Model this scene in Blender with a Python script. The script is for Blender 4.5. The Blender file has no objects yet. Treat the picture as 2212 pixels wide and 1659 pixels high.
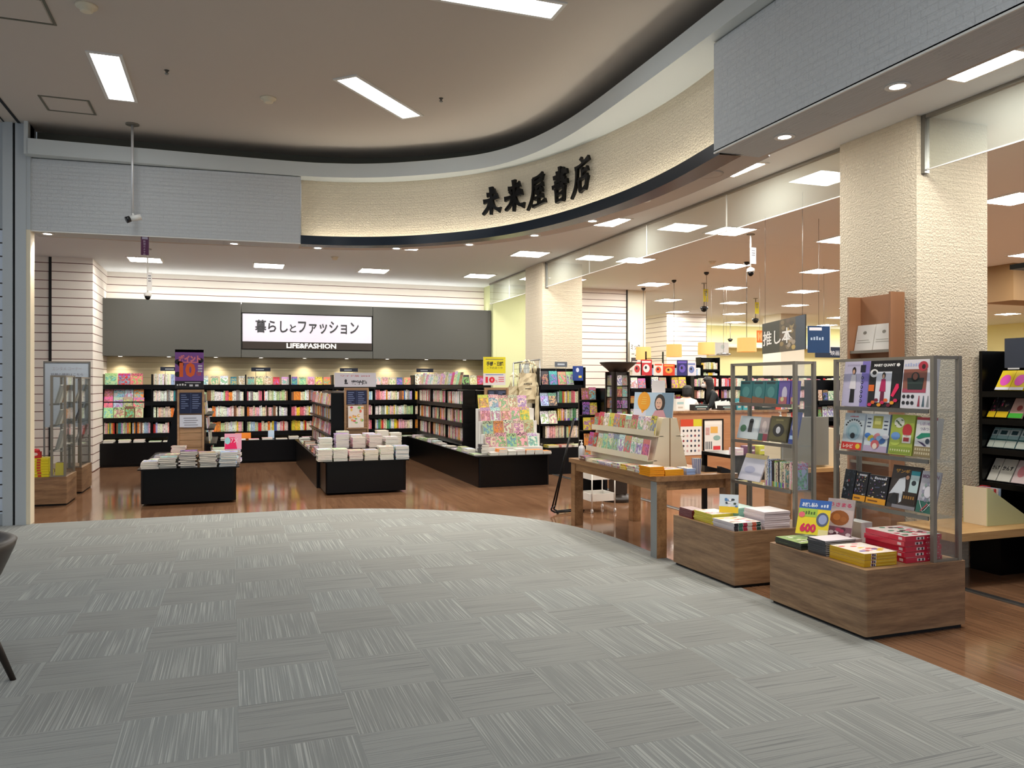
import bpy, bmesh, math, random
from mathutils import Matrix, Vector, Euler
R = random.Random(7)
S = bpy.context.scene
# ---------------------------------------------------------------- camera, world, exposure
F, HZ, CX, EYE = 1700.0, 829.5, 1106.0, 1.56
YAW = math.atan(606 / F); sn, cs = math.sin(YAW), math.cos(YAW)
cam = bpy.data.cameras.new('camera'); cam.sensor_width = 36; cam.lens = F / 2212 * 36; cam.clip_end = 200
co = bpy.data.objects.new('camera', cam); S.collection.objects.link(co)
co.location = (0, 0, EYE); co.rotation_euler = (math.pi / 2, 0, -YAW); S.camera = co
S.view_settings.view_transform = 'Standard'; S.view_settings.look = 'None'
S.view_settings.exposure = 0.0; S.view_settings.gamma = 1.0
S.view_settings.use_curve_mapping = False
wd = bpy.data.worlds.new('mall'); S.world = wd; wd.use_nodes = True
wd.node_tree.nodes['Background'].inputs[0].default_value = (.80, .88, 1, 1)
wd.node_tree.nodes['Background'].inputs[1].default_value = .58
STORE_E, MALL_E, SPOT_W = 60.0, 16.0, 60.0
S.cycles.max_bounces = 6; S.cycles.transparent_max_bounces = 16
S.cycles.caustics_reflective = False; S.cycles.caustics_refractive = False
S.cycles.sample_clamp_indirect = 4

def at(px, py, z):                       # world XY of the point seen at a pixel, at height z
    D = (z - EYE) / ((HZ - py) / F); a = (px - CX) / F
    return D * (sn + a * cs), D * (cs - a * sn)
def onY(px, Y):
    a = (px - CX) / F; return Y / (cs - a * sn) * (sn + a * cs)
def onX(px, X):
    a = (px - CX) / F; return X / (sn + a * cs) * (cs - a * sn)
def zof(py, X, Y): return EYE + (HZ - py) / F * (X * sn + Y * cs)
def dist(X, Y): return X * sn + Y * cs
def px_of(X, Y): return CX + F * (X * cs - Y * sn) / dist(X, Y)

# ---------------------------------------------------------------- materials
def hexc(h, a=1):
    v = [int(h[i:i + 2], 16) / 255 for i in (0, 2, 4)]
    return tuple(c / 12.92 if c <= .04045 else ((c + .055) / 1.055) ** 2.4 for c in v) + (a,)
M = {}
class NT:
    def __init__(s, name):
        s.m = bpy.data.materials.new(name); s.m.use_nodes = True; s.t = s.m.node_tree; s.n = s.t.nodes
        s.b = s.n['Principled BSDF']; s.out = s.n['Material Output']; M[name] = s.m
    def new(s, typ, **kw):
        n = s.n.new(typ)
        for k, v in kw.items(): setattr(n, k, v)
        return n
    def L(s, a, b): s.t.links.new(a, b)
    def math(s, op, a, b=None, c=None, clamp=False):
        n = s.n.new('ShaderNodeMath'); n.operation = op; n.use_clamp = clamp
        for i, v in enumerate((a, b, c)):
            if v is None: continue
            if isinstance(v, (int, float)): n.inputs[i].default_value = v
            else: s.L(v, n.inputs[i])
        return n.outputs[0]
    def mix(s, f, a, b, typ='MIX'):
        n = s.n.new('ShaderNodeMix'); n.data_type = 'RGBA'; n.blend_type = typ
        for i, v in ((0, f), (6, a), (7, b)):
            if isinstance(v, (int, float)): n.inputs[i].default_value = v
            elif isinstance(v, tuple): n.inputs[i].default_value = v
            else: s.L(v, n.inputs[i])
        return n.outputs[2]
    def set(s, col=None, rough=None, metal=None, spec=None):
        if col is not None:
            if isinstance(col, tuple): s.b.inputs['Base Color'].default_value = col
            else: s.L(col, s.b.inputs['Base Color'])
        if rough is not None:
            if isinstance(rough, (int, float)): s.b.inputs['Roughness'].default_value = rough
            else: s.L(rough, s.b.inputs['Roughness'])
        if metal is not None: s.b.inputs['Metallic'].default_value = metal
        if spec is not None: s.b.inputs['Specular IOR Level'].default_value = spec
        return s
    def obj(s): return s.new('ShaderNodeTexCoord').outputs['Object']
    def sep(s, v):
        n = s.new('ShaderNodeSeparateXYZ'); s.L(v, n.inputs[0]); return n.outputs
    def comb(s, x, y, z):
        n = s.new('ShaderNodeCombineXYZ')
        for i, v in enumerate((x, y, z)):
            if isinstance(v, (int, float)): n.inputs[i].default_value = v
            else: s.L(v, n.inputs[i])
        return n.outputs[0]
    def noise(s, v, scale, detail=2, rough=.5):
        n = s.new('ShaderNodeTexNoise'); s.L(v, n.inputs['Vector'])
        n.inputs['Scale'].default_value = scale; n.inputs['Detail'].default_value = detail
        n.inputs['Roughness'].default_value = rough
        return n.outputs[0]
    def ramp(s, f, a, b):
        n = s.new('ShaderNodeMapRange'); s.L(f, n.inputs[0]); n.inputs[1].default_value = a; n.inputs[2].default_value = b
        return n.outputs[0]
    def bump(s, h, dist=.01, strength=1):
        n = s.new('ShaderNodeBump'); n.inputs['Distance'].default_value = dist; n.inputs['Strength'].default_value = strength
        s.L(h, n.inputs['Height']); s.L(n.outputs[0], s.b.inputs['Normal'])
def plain(name, h, rough=.5, metal=0, spec=.5): NT(name).set(hexc(h), rough, metal, spec)
def emit(name, col, st):
    n = NT(name); n.b.inputs['Emission Color'].default_value = col; n.b.inputs['Emission Strength'].default_value = st
    n.set((.8, .8, .8, 1), .5)
for nm, h, r, mt in (('white', 'e8e6e0', .5, 0), ('black', '040405', .3, 0), ('blackmatte', '101012', .7, 0),
    ('ceilmall', 'ccc2b7', .9, 0), ('ceilstore', 'e4e8ea', .9, 0), ('soffit', 'c6bab0', .8, 0), ('fascia', 'ced2d0', .6, 0),
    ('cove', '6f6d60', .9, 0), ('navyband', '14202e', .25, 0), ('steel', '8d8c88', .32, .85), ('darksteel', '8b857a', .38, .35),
    ('greypanel', 'b9bfc2', .5, 0), ('palepanel', 'b9c4cf', .5, 0), ('olive', '4b4b46', .55, 0), ('yellowwall', 'e6dfa8', .8, 0),
    ('cream', 'e9ddc2', .6, 0), ('creamwall', 'e8e3d0', .8, 0), ('limewall', 'ccd0a0', .8, 0), ('brownvoid', '8d6f48', .7, 0),
    ('leather', '3a3129', .45, 0), ('legwood', '2a2019', .4, 0), ('greylam', '8b8f8e', .4, 0), ('orange', 'e8641b', .5, 0),
    ('chromew', 'dcdcdc', .3, .3), ('brownbox', 'a1714f', .5, 0), ('skin', 'd8a98c', .55, 0), ('hair', '14100e', .5, 0),
    ('cloth', '1c2124', .85, 0), ('clothwhite', 'dcdad6', .85, 0), ('canvas', 'd8caa6', .9, 0), ('magblack', '191a1e', .3, 0)):
    plain(nm, h, r, mt)
emit('panelstore', (1, .965, .90, 1), STORE_E); emit('panelmall', (.93, .98, 1, 1), MALL_E)
emit('lampspot', (1, .93, .85, 1), 14.0); emit('trough', (1, .93, .80, 1), 10); emit('lampshade', (1, .42, .08, 1), .5); M['lampshade'].node_tree.nodes['Principled BSDF'].inputs['Base Color'].default_value = (.75, .40, .15, 1)
plain('signlit', 'd6d2e0', .4); emit('coveglow', (1, .96, .84, 1), 5.0); emit('covestrong', (1, .97, .9, 1), 10.0); M['black'].node_tree.nodes['Principled BSDF'].inputs['Specular IOR Level'].default_value = .25
# painted / printed surfaces: colour attribute of the mesh
n = NT('print'); a = n.new('ShaderNodeAttribute', attribute_name='Col'); n.set(a.outputs[0], .45)
n = NT('printgloss'); a = n.new('ShaderNodeAttribute', attribute_name='Col'); n.set(a.outputs[0], .18)
# thin glass / acrylic
def thin(name, tint, haze=0.0):
    n = NT(name); tr = n.new('ShaderNodeBsdfTransparent'); tr.inputs[0].default_value = tint
    gl = n.new('ShaderNodeBsdfGlossy'); gl.inputs['Roughness'].default_value = .02
    fr = n.new('ShaderNodeLayerWeight'); fr.inputs[0].default_value = .5
    mx = n.new('ShaderNodeMixShader'); n.L(n.math('MULTIPLY_ADD', n.math('POWER', fr.outputs['Facing'], 5.0), .9, .035 if name == 'acrylic' else .07, clamp=True), mx.inputs[0])
    n.L(tr.outputs[0], mx.inputs[1]); n.L(gl.outputs[0], mx.inputs[2])
    src = mx.outputs[0]
    if haze:
        df = n.new('ShaderNodeBsdfDiffuse'); df.inputs[0].default_value = (.8, .85, .78, 1)
        m2 = n.new('ShaderNodeMixShader'); m2.inputs[0].default_value = haze
        n.L(src, m2.inputs[1]); n.L(df.outputs[0], m2.inputs[2]); src = m2.outputs[0]
    n.L(src, n.out.inputs[0])
thin('glass', (.95, .97, .95, 1), .10); thin('acrylic', (.95, .96, .96, 1), .03)
# slatted wall: dark reddish groove every 15 cm
def slat(name, base, groove, pitch, wd_):
    n = NT(name); z = n.sep(n.obj())[2]
    f = n.math('FRACT', n.math('DIVIDE', z, pitch)); g = n.math('LESS_THAN', f, wd_ / pitch)
    n.set(n.mix(g, hexc(base), hexc(groove)), .5)
    n.bump(n.math('SUBTRACT', 1.0, g), .012, .8)
slat('slatwarm', 'ece4da', '6a4038', .153, .013); slat('slatblue', 'e6eefa', '2a2220', .148, .014)
slat('slatbehind', 'd9cba4', 'b3a37e', .153, .008)
# split-face stone tiles
def stone(name, base, bw=.105, bh=.042, d=.011):
    n = NT(name); uv = n.new('ShaderNodeTexCoord').outputs['UV']
    def br(ox, w, h, col1, col2):
        mp = n.new('ShaderNodeMapping'); mp.inputs['Location'].default_value = (ox, ox * .37, 0); n.L(uv, mp.inputs[0])
        b = n.new('ShaderNodeTexBrick'); n.L(mp.outputs[0], b.inputs['Vector'])
        b.inputs['Scale'].default_value = 1; b.inputs['Brick Width'].default_value = w; b.inputs['Row Height'].default_value = h
        b.inputs['Mortar Size'].default_value = .0022; b.inputs['Color1'].default_value = col1; b.inputs['Color2'].default_value = col2
        b.inputs['Mortar'].default_value = (0, 0, 0, 1); b.inputs['Mortar Smooth'].default_value = .2; b.offset = .37
        return b
    b1 = br(0, bw, bh, (.25, .25, .25, 1), (1, 1, 1, 1)); b2 = br(.031, bw * 1.9, bh * 2, (.4, .4, .4, 1), (1, 1, 1, 1))
    h = n.mix(.4, b1.outputs[0], b2.outputs[0]); nz = n.noise(uv, 60, 3)
    hh = n.math('ADD', n.math('MULTIPLY', h, 1.0), n.math('MULTIPLY', nz, .8))
    c = n.mix(n.math('MULTIPLY', h, .25), hexc(base), (1, .97, .92, 1), 'MULTIPLY')
    n.set(n.mix(n.math('MULTIPLY', b1.outputs['Fac'], .07), c, hexc('6f675c')), .8); n.bump(hh, d, 1)
stone('stone', 'e0d3bb', .088, .034, .016); stone('stonecoollit', 'cfd1d2')  # second is the same stone, dim cool mall light tinted into its base
# woods
def wood(name, a, b, axis, rough=.4, sc=1.0, fine=90):
    n = NT(name); o = n.sep(n.obj()); ax = {'x': (1.2, 14, 14), 'y': (14, 1.2, 14), 'z': (14, 14, 1.2), 'h': (1, 1, 1)}[axis]
    v = n.comb(*[n.math('MULTIPLY', o[i], ax[i] * sc) for i in range(3)])
    if axis == 'h': v = n.comb(n.math('MULTIPLY', n.math('ADD', o[0], o[1]), 1.6), 0, n.math('MULTIPLY', o[2], 16))
    g = n.noise(v, 1.0, 4, .6); g2 = n.noise(v, 5.0, 3, .7)
    f = n.ramp(n.math('ADD', n.math('MULTIPLY', g, .7), n.math('MULTIPLY', g2, .3)), .36, .64)
    n.set(n.mix(f, hexc(a), hexc(b)), rough)
wood('woodblock', '71543e', 'ac8a67', 'h'); wood('woodblockx', '6b5341', 'a08568', 'x')
wood('woodtable', '7a5739', 'a88059', 'y', .3); wood('woodend', 'a07a58', 'c09a74', 'x', .5); wood('woodcounter', 'a8714a', 'c08c62', 'x', .45)
wood('woodshelf', 'b58c58', 'd0ab78', 'x', .45)
# store floor: glossy brown boards
n = NT('floorwood'); o = n.sep(n.obj())
bx_ = n.math('FLOOR', n.math('DIVIDE', o[0], .15)); 
v = n.comb(n.math('MULTIPLY', o[0], 60), n.math('ADD', n.math('MULTIPLY', o[1], 1.4), n.math('MULTIPLY', bx_, 7.3)), 0)
g = n.noise(v, 1, 3, .6)
v2 = n.comb(n.math('MULTIPLY', bx_, .37), n.math('FLOOR', n.math('DIVIDE', n.math('ADD', o[1], n.math('MULTIPLY', bx_, .41)), .9)), 0)
wn = n.new('ShaderNodeTexWhiteNoise'); n.L(v2, wn.inputs[0])
f = n.math('ADD', n.math('MULTIPLY', n.ramp(g, .3, .7), .75), n.math('MULTIPLY', wn.outputs[0], .25))
col = n.mix(f, hexc('654632'), hexc('957054'))
seam = n.math('LESS_THAN', n.math('FRACT', n.math('DIVIDE', o[0], .15)), .02)
n.set(n.mix(n.math('MULTIPLY', seam, .5), col, hexc('38231a')), .09, 0, .8)
n.bump(g, .0008, .3)
# carpet tiles
n = NT('carpet'); o = n.sep(n.obj()); T_ = .5
tx = n.math('DIVIDE', n.math('ADD', o[0], -.03), T_); ty = n.math('DIVIDE', n.math('ADD', o[1], -.02), T_)
ck = n.math('FLOORED_MODULO', n.math('ADD', n.math('FLOOR', tx), n.math('FLOOR', ty)), 2.0)
cell = n.comb(n.math('FLOOR', tx), n.math('FLOOR', ty), 0)
wn = n.new('ShaderNodeTexWhiteNoise'); n.L(cell, wn.inputs[0])
A = n.comb(n.math('MULTIPLY', o[0], 150), n.math('MULTIPLY', o[1], 1.6), n.math('MULTIPLY', wn.outputs[0], 9))
B = n.comb(n.math('MULTIPLY', o[0], 1.6), n.math('MULTIPLY', o[1], 150), n.math('MULTIPLY', wn.outputs[0], 9))
ga, gb = n.noise(A, 1, 2, .5), n.noise(B, 1, 2, .5)
la = n.mix(n.ramp(ga, .48, .76), hexc('8f9392'), hexc('bdc0bd'))
lb = n.mix(n.ramp(gb, .33, .47), hexc('7b7e7f'), hexc('9a9d9b'))
c = n.mix(ck, la, lb)
c = n.mix(n.math('MULTIPLY', wn.outputs[0], .16), c, hexc('77716a'))
fine = n.noise(n.obj(), 420, 1); c = n.mix(n.math('MULTIPLY', fine, .18), c, hexc('5c5b58'))
n.set(c, .95, 0, .1); n.bump(n.mix(ck, ga, gb), .004, .5)
# book covers and pages
def bookmat(name, attr):
    n = NT(name); tc = n.new('ShaderNodeTexCoord').outputs
    if attr:
        a = n.new('ShaderNodeAttribute', attribute_name='Col'); base = a.outputs[0]
        sp = n.sep(tc['Object']); rnd = n.math('FRACT', n.math('MULTIPLY', a.outputs[2], 37.7))
        v = n.comb(n.math('MULTIPLY', sp[0], 45), n.math('MULTIPLY', sp[1], 45), n.math('MULTIPLY', sp[2], 38))
        g = n.noise(v, 1.0, 2, .7); k = n.math('GREATER_THAN', g, .58)
        n.set(n.mix(n.math('MULTIPLY', k, .55), base, hexc('5a4643')), .4); return
    oi = n.new('ShaderNodeObjectInfo'); base = oi.outputs['Color']; rnd = oi.outputs['Random']
    geo = n.new('ShaderNodeNewGeometry'); gx = n.sep(tc['Generated'])
    vt = n.new('ShaderNodeVectorTransform', vector_type='NORMAL', convert_from='WORLD', convert_to='OBJECT'); n.L(geo.outputs['Normal'], vt.inputs[0])
    nx = n.math('GREATER_THAN', n.math('ABSOLUTE', n.sep(vt.outputs[0])[0]), .7)
    # spine: title marks running along the height
    vs = n.comb(n.math('MULTIPLY', gx[1], 2.2), n.math('MULTIPLY', rnd, 50), n.math('MULTIPLY', gx[2], 17))
    ts = n.math('GREATER_THAN', n.noise(vs, 1, 1), .53)
    mid = n.math('LESS_THAN', n.math('ABSOLUTE', n.math('SUBTRACT', gx[1], .5)), .3)
    ts = n.math('MULTIPLY', n.math('MULTIPLY', ts, mid), n.math('GREATER_THAN', gx[2], .18))
    hs = n.new('ShaderNodeHueSaturation'); n.L(n.math('FRACT', n.math('MULTIPLY', rnd, 13.3)), hs.inputs['Hue']); hs.inputs['Color'].default_value = (.55, .12, .10, 1)
    spine = n.mix(ts, base, n.mix(n.math('GREATER_THAN', rnd, .45), hexc('f2f0ea'), hexc('2b2b33')))
    # obi band at foot
    spine = n.mix(n.math('MULTIPLY', n.math('LESS_THAN', gx[2], .2), n.math('GREATER_THAN', rnd, .55)), spine, hs.outputs[0])
    # front: title lines, picture blobs
    vf = n.comb(n.math('MULTIPLY', gx[0], 16), n.math('MULTIPLY', rnd, 70), n.math('MULTIPLY', gx[2], 22))
    tf = n.math('MULTIPLY', n.math('GREATER_THAN', n.noise(vf, 1, 1), .52), n.math('GREATER_THAN', gx[2], .76))
    vp = n.comb(n.math('MULTIPLY', gx[0], 2.6), n.math('MULTIPLY', rnd, 31), n.math('MULTIPLY', gx[2], 3.2))
    np_ = n.new('ShaderNodeTexNoise'); n.L(vp, np_.inputs['Vector']); np_.inputs['Scale'].default_value = 1.4; np_.inputs['Detail'].default_value = 2
    hs2 = n.new('ShaderNodeHueSaturation'); hs2.inputs['Color'].default_value = (.62, .30, .17, 1)
    n.L(n.math('FRACT', n.math('ADD', n.math('MULTIPLY', rnd, 7.7), n.math('MULTIPLY', np_.outputs[0], .7))), hs2.inputs['Hue'])
    nv = n.noise(n.comb(n.math('MULTIPLY', gx[0], 7), n.math('MULTIPLY', rnd, 11), n.math('MULTIPLY', gx[2], 8)), 1.3, 2)
    n.L(n.ramp(nv, .25, .6), hs2.inputs['Value'])
    pic = n.ramp(np_.outputs[0], .44, .49)
    inside = n.math('MULTIPLY', n.math('LESS_THAN', n.math('ABSOLUTE', n.math('SUBTRACT', gx[0], .5)), .46), n.math('LESS_THAN', n.math('ABSOLUTE', n.math('SUBTRACT', gx[2], .40)), .37))
    front = n.mix(n.math('MULTIPLY', n.math('MULTIPLY', pic, inside), .8), base, hs2.outputs[0])
    front = n.mix(tf, front, n.mix(n.math('GREATER_THAN', rnd, .5), hexc('26222a'), hs.outputs[0]))
    n.set(n.mix(nx, front, spine), .35)
bookmat('bookcover', False); bookmat('bookstuff', True)
n = NT('pages'); o = n.new('ShaderNodeTexCoord').outputs['Generated']; sp = n.sep(o)
g = n.noise(n.comb(0, n.math('MULTIPLY', sp[1], 14), 0), 1, 2); n.set(n.mix(g, hexc('cfc9bd'), hexc('f2efe6')), .8)
# noisy printed matter for racks seen far away (packets, posters): attribute colour times a fine print pattern
def busy(name, c1, c2, c3, sc):
    n = NT(name); o = n.obj()
    vo = n.new('ShaderNodeTexVoronoi'); n.L(o, vo.inputs['Vector']); vo.inputs['Scale'].default_value = sc
    s_ = n.sep(vo.outputs['Color'])
    c = n.mix(n.math('GREATER_THAN', s_[0], .5), hexc(c1), hexc(c2)); c = n.mix(n.math('GREATER_THAN', s_[1], .72), c, hexc(c3)); n.set(c, .4)
busy('packdark', '2b2422', '8a8480', 'd9d4cc', 38); busy('packwarm', '8a5a2c', 'd8a24a', '5a2f6e', 26); busy('packred', 'c63a2e', 'e8d8cc', '5c2b6a', 22)

# ---------------------------------------------------------------- mesh builder
IDM = Matrix.Identity(4)
class MB:
    def __init__(s): s.v = []; s.f = []; s.c = []; s.m = []; s.uv = {}; s.T = IDM.copy(); s.sm = []
    def P(s, pts):
        i = len(s.v); s.v += [tuple(s.T @ Vector(p)) for p in pts]; return i
    def F_(s, idx, mat, col, uv=None, smooth=False):
        if uv: s.uv[len(s.f)] = uv
        s.f.append(tuple(idx)); s.c.append(col); s.m.append(mat); s.sm.append(smooth)
    def quad(s, pts, mat='print', col=(1, 1, 1, 1), uv=None):
        i = s.P(pts); s.F_(range(i, i + len(pts)), mat, col, uv); return s
    def box(s, x0, x1, y0, y1, z0, z1, mat='print', col=(1, 1, 1, 1), top=None, bottom=None):
        i = s.P([(x, y, z) for z in (z0, z1) for y in (y0, y1) for x in (x0, x1)])
        w, d, h = abs(x1 - x0), abs(y1 - y0), abs(z1 - z0)
        for q, m_, (a, b) in (((0, 1, 5, 4), mat, (w, h)), ((1, 3, 7, 5), mat, (d, h)), ((3, 2, 6, 7), mat, (w, h)), ((2, 0, 4, 6), mat, (d, h)),
                     ((4, 5, 7, 6), top or mat, (w, d)), ((2, 3, 1, 0), bottom or mat, (w, d))):
            s.F_([i + k for k in q], m_, col, [(0, 0), (a, 0), (a, b), (0, b)])
        return s
    def cyl(s, p0, p1, r, mat='print', col=(1, 1, 1, 1), n=12, r1=None, caps=True):
        p0, p1 = Vector(p0), Vector(p1); r1 = r if r1 is None else r1; d = (p1 - p0).normalized()
        u = d.orthogonal().normalized(); w = d.cross(u)
        ring = lambda p, q: [p + u * math.cos(2 * math.pi * k / n) * q + w * math.sin(2 * math.pi * k / n) * q for k in range(n)]
        i = s.P(ring(p0, r) + ring(p1, r1))
        for k in range(n): s.F_((i + k, i + (k + 1) % n, i + n + (k + 1) % n, i + n + k), mat, col, None, True)
        if caps: s.F_([i + k for k in range(n)][::-1], mat, col); s.F_([i + n + k for k in range(n)], mat, col)
        return s
    def tube(s, pts, r, mat='print', col=(1, 1, 1, 1), n=8):
        for a, b in zip(pts, pts[1:]): s.cyl(a, b, r, mat, col, n)
        return s
    def lathe(s, prof, cx=0, cy=0, mat='print', col=(1, 1, 1, 1), n=20, cap=True):
        i = s.P([(cx + r * math.cos(2 * math.pi * k / n), cy + r * math.sin(2 * math.pi * k / n), z) for r, z in prof for k in range(n)])
        for j in range(len(prof) - 1):
            for k in range(n): s.F_((i + j * n + k, i + j * n + (k + 1) % n, i + (j + 1) * n + (k + 1) % n, i + (j + 1) * n + k), mat, col, None, True)
        if cap:
            s.F_([i + k for k in range(n)][::-1], mat, col); s.F_([i + (len(prof) - 1) * n + k for k in range(n)], mat, col)
        return s
    def prism(s, poly, z0, z1, mat='print', col=(1, 1, 1, 1), top=None):
        n = len(poly); i = s.P([(x, y, z0) for x, y in poly] + [(x, y, z1) for x, y in poly]); L = 0
        for k in range(n):
            a, b = poly[k], poly[(k + 1) % n]; d = math.dist(a, b)
            s.F_((i + k, i + (k + 1) % n, i + n + (k + 1) % n, i + n + k), mat, col, [(L, z0), (L + d, z0), (L + d, z1), (L, z1)]); L += d
        s.F_([i + n + k for k in range(n)], top or mat, col); s.F_([i + k for k in range(n)][::-1], mat, col)
        return s
    def ribbon(s, a, b, za, zb, mat, col=(1, 1, 1, 1), smooth=True):    # surface between two paths of equal length
        n = len(a); i = s.P([(x, y, za) for x, y in a] + [(x, y, zb) for x, y in b]); L = 0
        for k in range(n - 1):
            d = math.dist(a[k], a[k + 1])
            s.F_((i + k, i + k + 1, i + n + k + 1, i + n + k), mat, col, [(L, za), (L + d, za), (L + d, zb), (L, zb)], smooth); L += d
        return s
    # flat art on the plane x (right), z (up), at y = -lift
    def rect(s, x0, z0, x1, z1, h, lift=.001, mat='print'):
        return s.quad([(x0, -lift, z0), (x1, -lift, z0), (x1, -lift, z1), (x0, -lift, z1)], mat, hexc(h))
    def ell(s, cx, cz, rx, rz, h, lift=.001, n=16, rot=0, mat='print'):
        c_, s_ = math.cos(rot), math.sin(rot)
        return s.quad([(cx + rx * math.cos(t) * c_ - rz * math.sin(t) * s_, -lift, cz + rx * math.cos(t) * s_ + rz * math.sin(t) * c_) for t in (2 * math.pi * k / n for k in range(n))], mat, hexc(h))
    def pg(s, pts, h, lift=.001, mat='print'): return s.quad([(x, -lift, z) for x, z in pts], mat, hexc(h))
    def bars(s, x, z, w, h, n_, col, lift=.002):       # lettering too small to read, as short strokes
        for k in range(n_):
            a = x + w * k / n_; s.rect(a, z, a + w / n_ * .62, z + h * (.7 + .3 * ((k * 7) % 3) / 2), col, lift)
        return s
    def text(s, body, x, z, size, h, lift=.0015, w=None, bold=0, align='LEFT', mat='print', depth=0):
        c = bpy.data.curves.new('t', 'FONT'); c.body = body; c.size = size; c.offset = bold; c.align_x = align; c.resolution_u = 2
        if depth: c.extrude = depth
        o = bpy.data.objects.new('t', c); S.collection.objects.link(o)
        dg = bpy.context.evaluated_depsgraph_get(); me = bpy.data.meshes.new_from_object(o.evaluated_get(dg))
        if me.vertices:
            xs = [q.co.x for q in me.vertices]; lo, hi = min(xs), max(xs); k = (w / (hi - lo)) if w else 1
            a0 = lo if align == 'LEFT' else (lo + hi) / 2
            i = s.P([(x + (q.co.x - a0) * k, -lift - q.co.z, z + q.co.y) for q in me.vertices]); cc = hexc(h)
            for p in me.polygons: s.F_([i + t for t in p.vertices], mat, cc)
        bpy.data.objects.remove(o); bpy.data.curves.remove(c); bpy.data.meshes.remove(me)
        return s
    def build(s, name, parent=None, loc=None, rot=None, scale=None, mods=None):
        me = bpy.data.meshes.new(name); me.from_pydata(s.v, [], s.f)
        ms = list(dict.fromkeys(s.m))
        for k in ms: me.materials.append(M[k])
        me.polygons.foreach_set('material_index', [ms.index(k) for k in s.m]); me.polygons.foreach_set('use_smooth', s.sm)
        at_ = me.color_attributes.new('Col', 'FLOAT_COLOR', 'CORNER'); buf = []
        for c_, f_ in zip(s.c, s.f): buf += list(c_) * len(f_)
        at_.data.foreach_set('color', buf)
        if s.uv:
            ul = me.uv_layers.new(name='UVMap'); k = 0
            for fi, f_ in enumerate(s.f):
                u = s.uv.get(fi)
                for j in range(len(f_)):
                    if u: ul.data[k].uv = u[j]
                    k += 1
        o = bpy.data.objects.new(name, me); S.collection.objects.link(o)
        if parent: o.parent = parent
        if loc is not None: o.location = loc
        if rot is not None: o.rotation_euler = rot if hasattr(rot, '__len__') else (0, 0, rot)
        if scale is not None: o.scale = scale
        return o

# ---------------------------------------------------------------- things
PENDING = []
def tag(o, label=None, cat=None, group=None, kind=None):
    if label: o['label'] = label
    if cat: o['category'] = cat
    if group: o['group'] = group
    if kind: o['kind'] = kind
    return o
def thing(name, label, cat, loc=(0, 0, 0), rz=0, group=None):
    o = bpy.data.objects.new(name, None); S.collection.objects.link(o); o.empty_display_size = .05
    o.location = loc; o.rotation_euler = rz if hasattr(rz, '__len__') else (0, 0, rz)
    return tag(o, label, cat, group)
def struct(name, mb, **k):
    return tag(mb.build(name, **k), kind='structure')
def catmull(P, n=6):
    out = []
    for i in range(len(P) - 1):
        p0, p1, p2, p3 = P[max(i - 1, 0)], P[i], P[i + 1], P[min(i + 2, len(P) - 1)]
        for k in range(n):
            t = k / n
            out.append(tuple(.5 * (2 * p1[j] + (p2[j] - p0[j]) * t + (2 * p0[j] - 5 * p1[j] + 4 * p2[j] - p3[j]) * t * t + (3 * p1[j] - p0[j] - 3 * p2[j] + p3[j]) * t ** 3) for j in (0, 1)))
    out.append(P[-1]); return out
def offset(P, d):
    out = []
    for i, p in enumerate(P):
        a, b = P[max(i - 1, 0)], P[min(i + 1, len(P) - 1)]; tx_, ty_ = b[0] - a[0], b[1] - a[1]; l = math.hypot(tx_, ty_)
        out.append((p[0] - ty_ / l * d, p[1] + tx_ / l * d))
    return out
ORD = ['first', 'second', 'third', 'fourth', 'fifth', 'sixth', 'seventh', 'eighth', 'ninth', 'tenth', 'eleventh', 'twelfth', 'thirteenth', 'fourteenth', 'fifteenth', 'sixteenth', 'seventeenth', 'eighteenth', 'nineteenth', 'twentieth']
def ordn(i, n, lo='leftmost', hi='rightmost', side='left'):
    if n == 1: return ''
    if i == 0: return lo
    if i == n - 1: return hi
    return f'{ORD[i]} from {side}' if i < 20 else f'{ORD[n - 1 - i]} from right'
# ================================================================ the setting
CM, CS_, HB = 4.44, 3.78, 3.27          # mall ceiling, store ceiling, underside of the header
FP = catmull([(-2.1, 9.88), (-1.2, 9.87), (0, 9.86), (.8, 9.83), (1.15, 9.77), (1.5, 9.67), (1.9, 9.47), (2.4, 9.12), (2.8, 8.72), (3.05, 8.2), (3.19, 7.6), (3.25, 6.9), (3.26, 5.75), (3.25, 4), (3.25, 1), (3.25, -4)])
BP = catmull([(.79, 9.85), (1.18, 9.80), (1.55, 9.69), (1.9, 9.52), (2.25, 9.27), (2.6, 8.93), (2.9, 8.52), (3.13, 8.03), (3.32, 7.4), (3.45, 6.6), (3.47, 5.8), (3.40, 4.97)])
WP = offset(BP, .19)
# floors
CA, CR = (.58, 6.96), 3.09
arc = [(CA[0] + CR * math.sin(t), CA[1] + CR * math.cos(t)) for t in (k / 40 * math.pi / 2 for k in range(41))]
edge = [(-9, 10.05)] + [(-2.1, 10.05)] + arc + [(3.67, -4)]
struct('floor', MB().prism(edge + [(-9, -4)], -.02, .004, 'carpet'))
m = MB(); m.box(-9, 30, -4, 32, -.06, 0, 'floorwood'); struct('floor_store', m)
# metal rail set in the floor beside the displays
m = MB(); m.box(5.2, 5.235, -4, 13.2, -.01, .006, 'steel'); m.box(5.235, 5.30, -4, 13.2, -.01, .002, 'blackmatte'); struct('trim_1', m)
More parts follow.
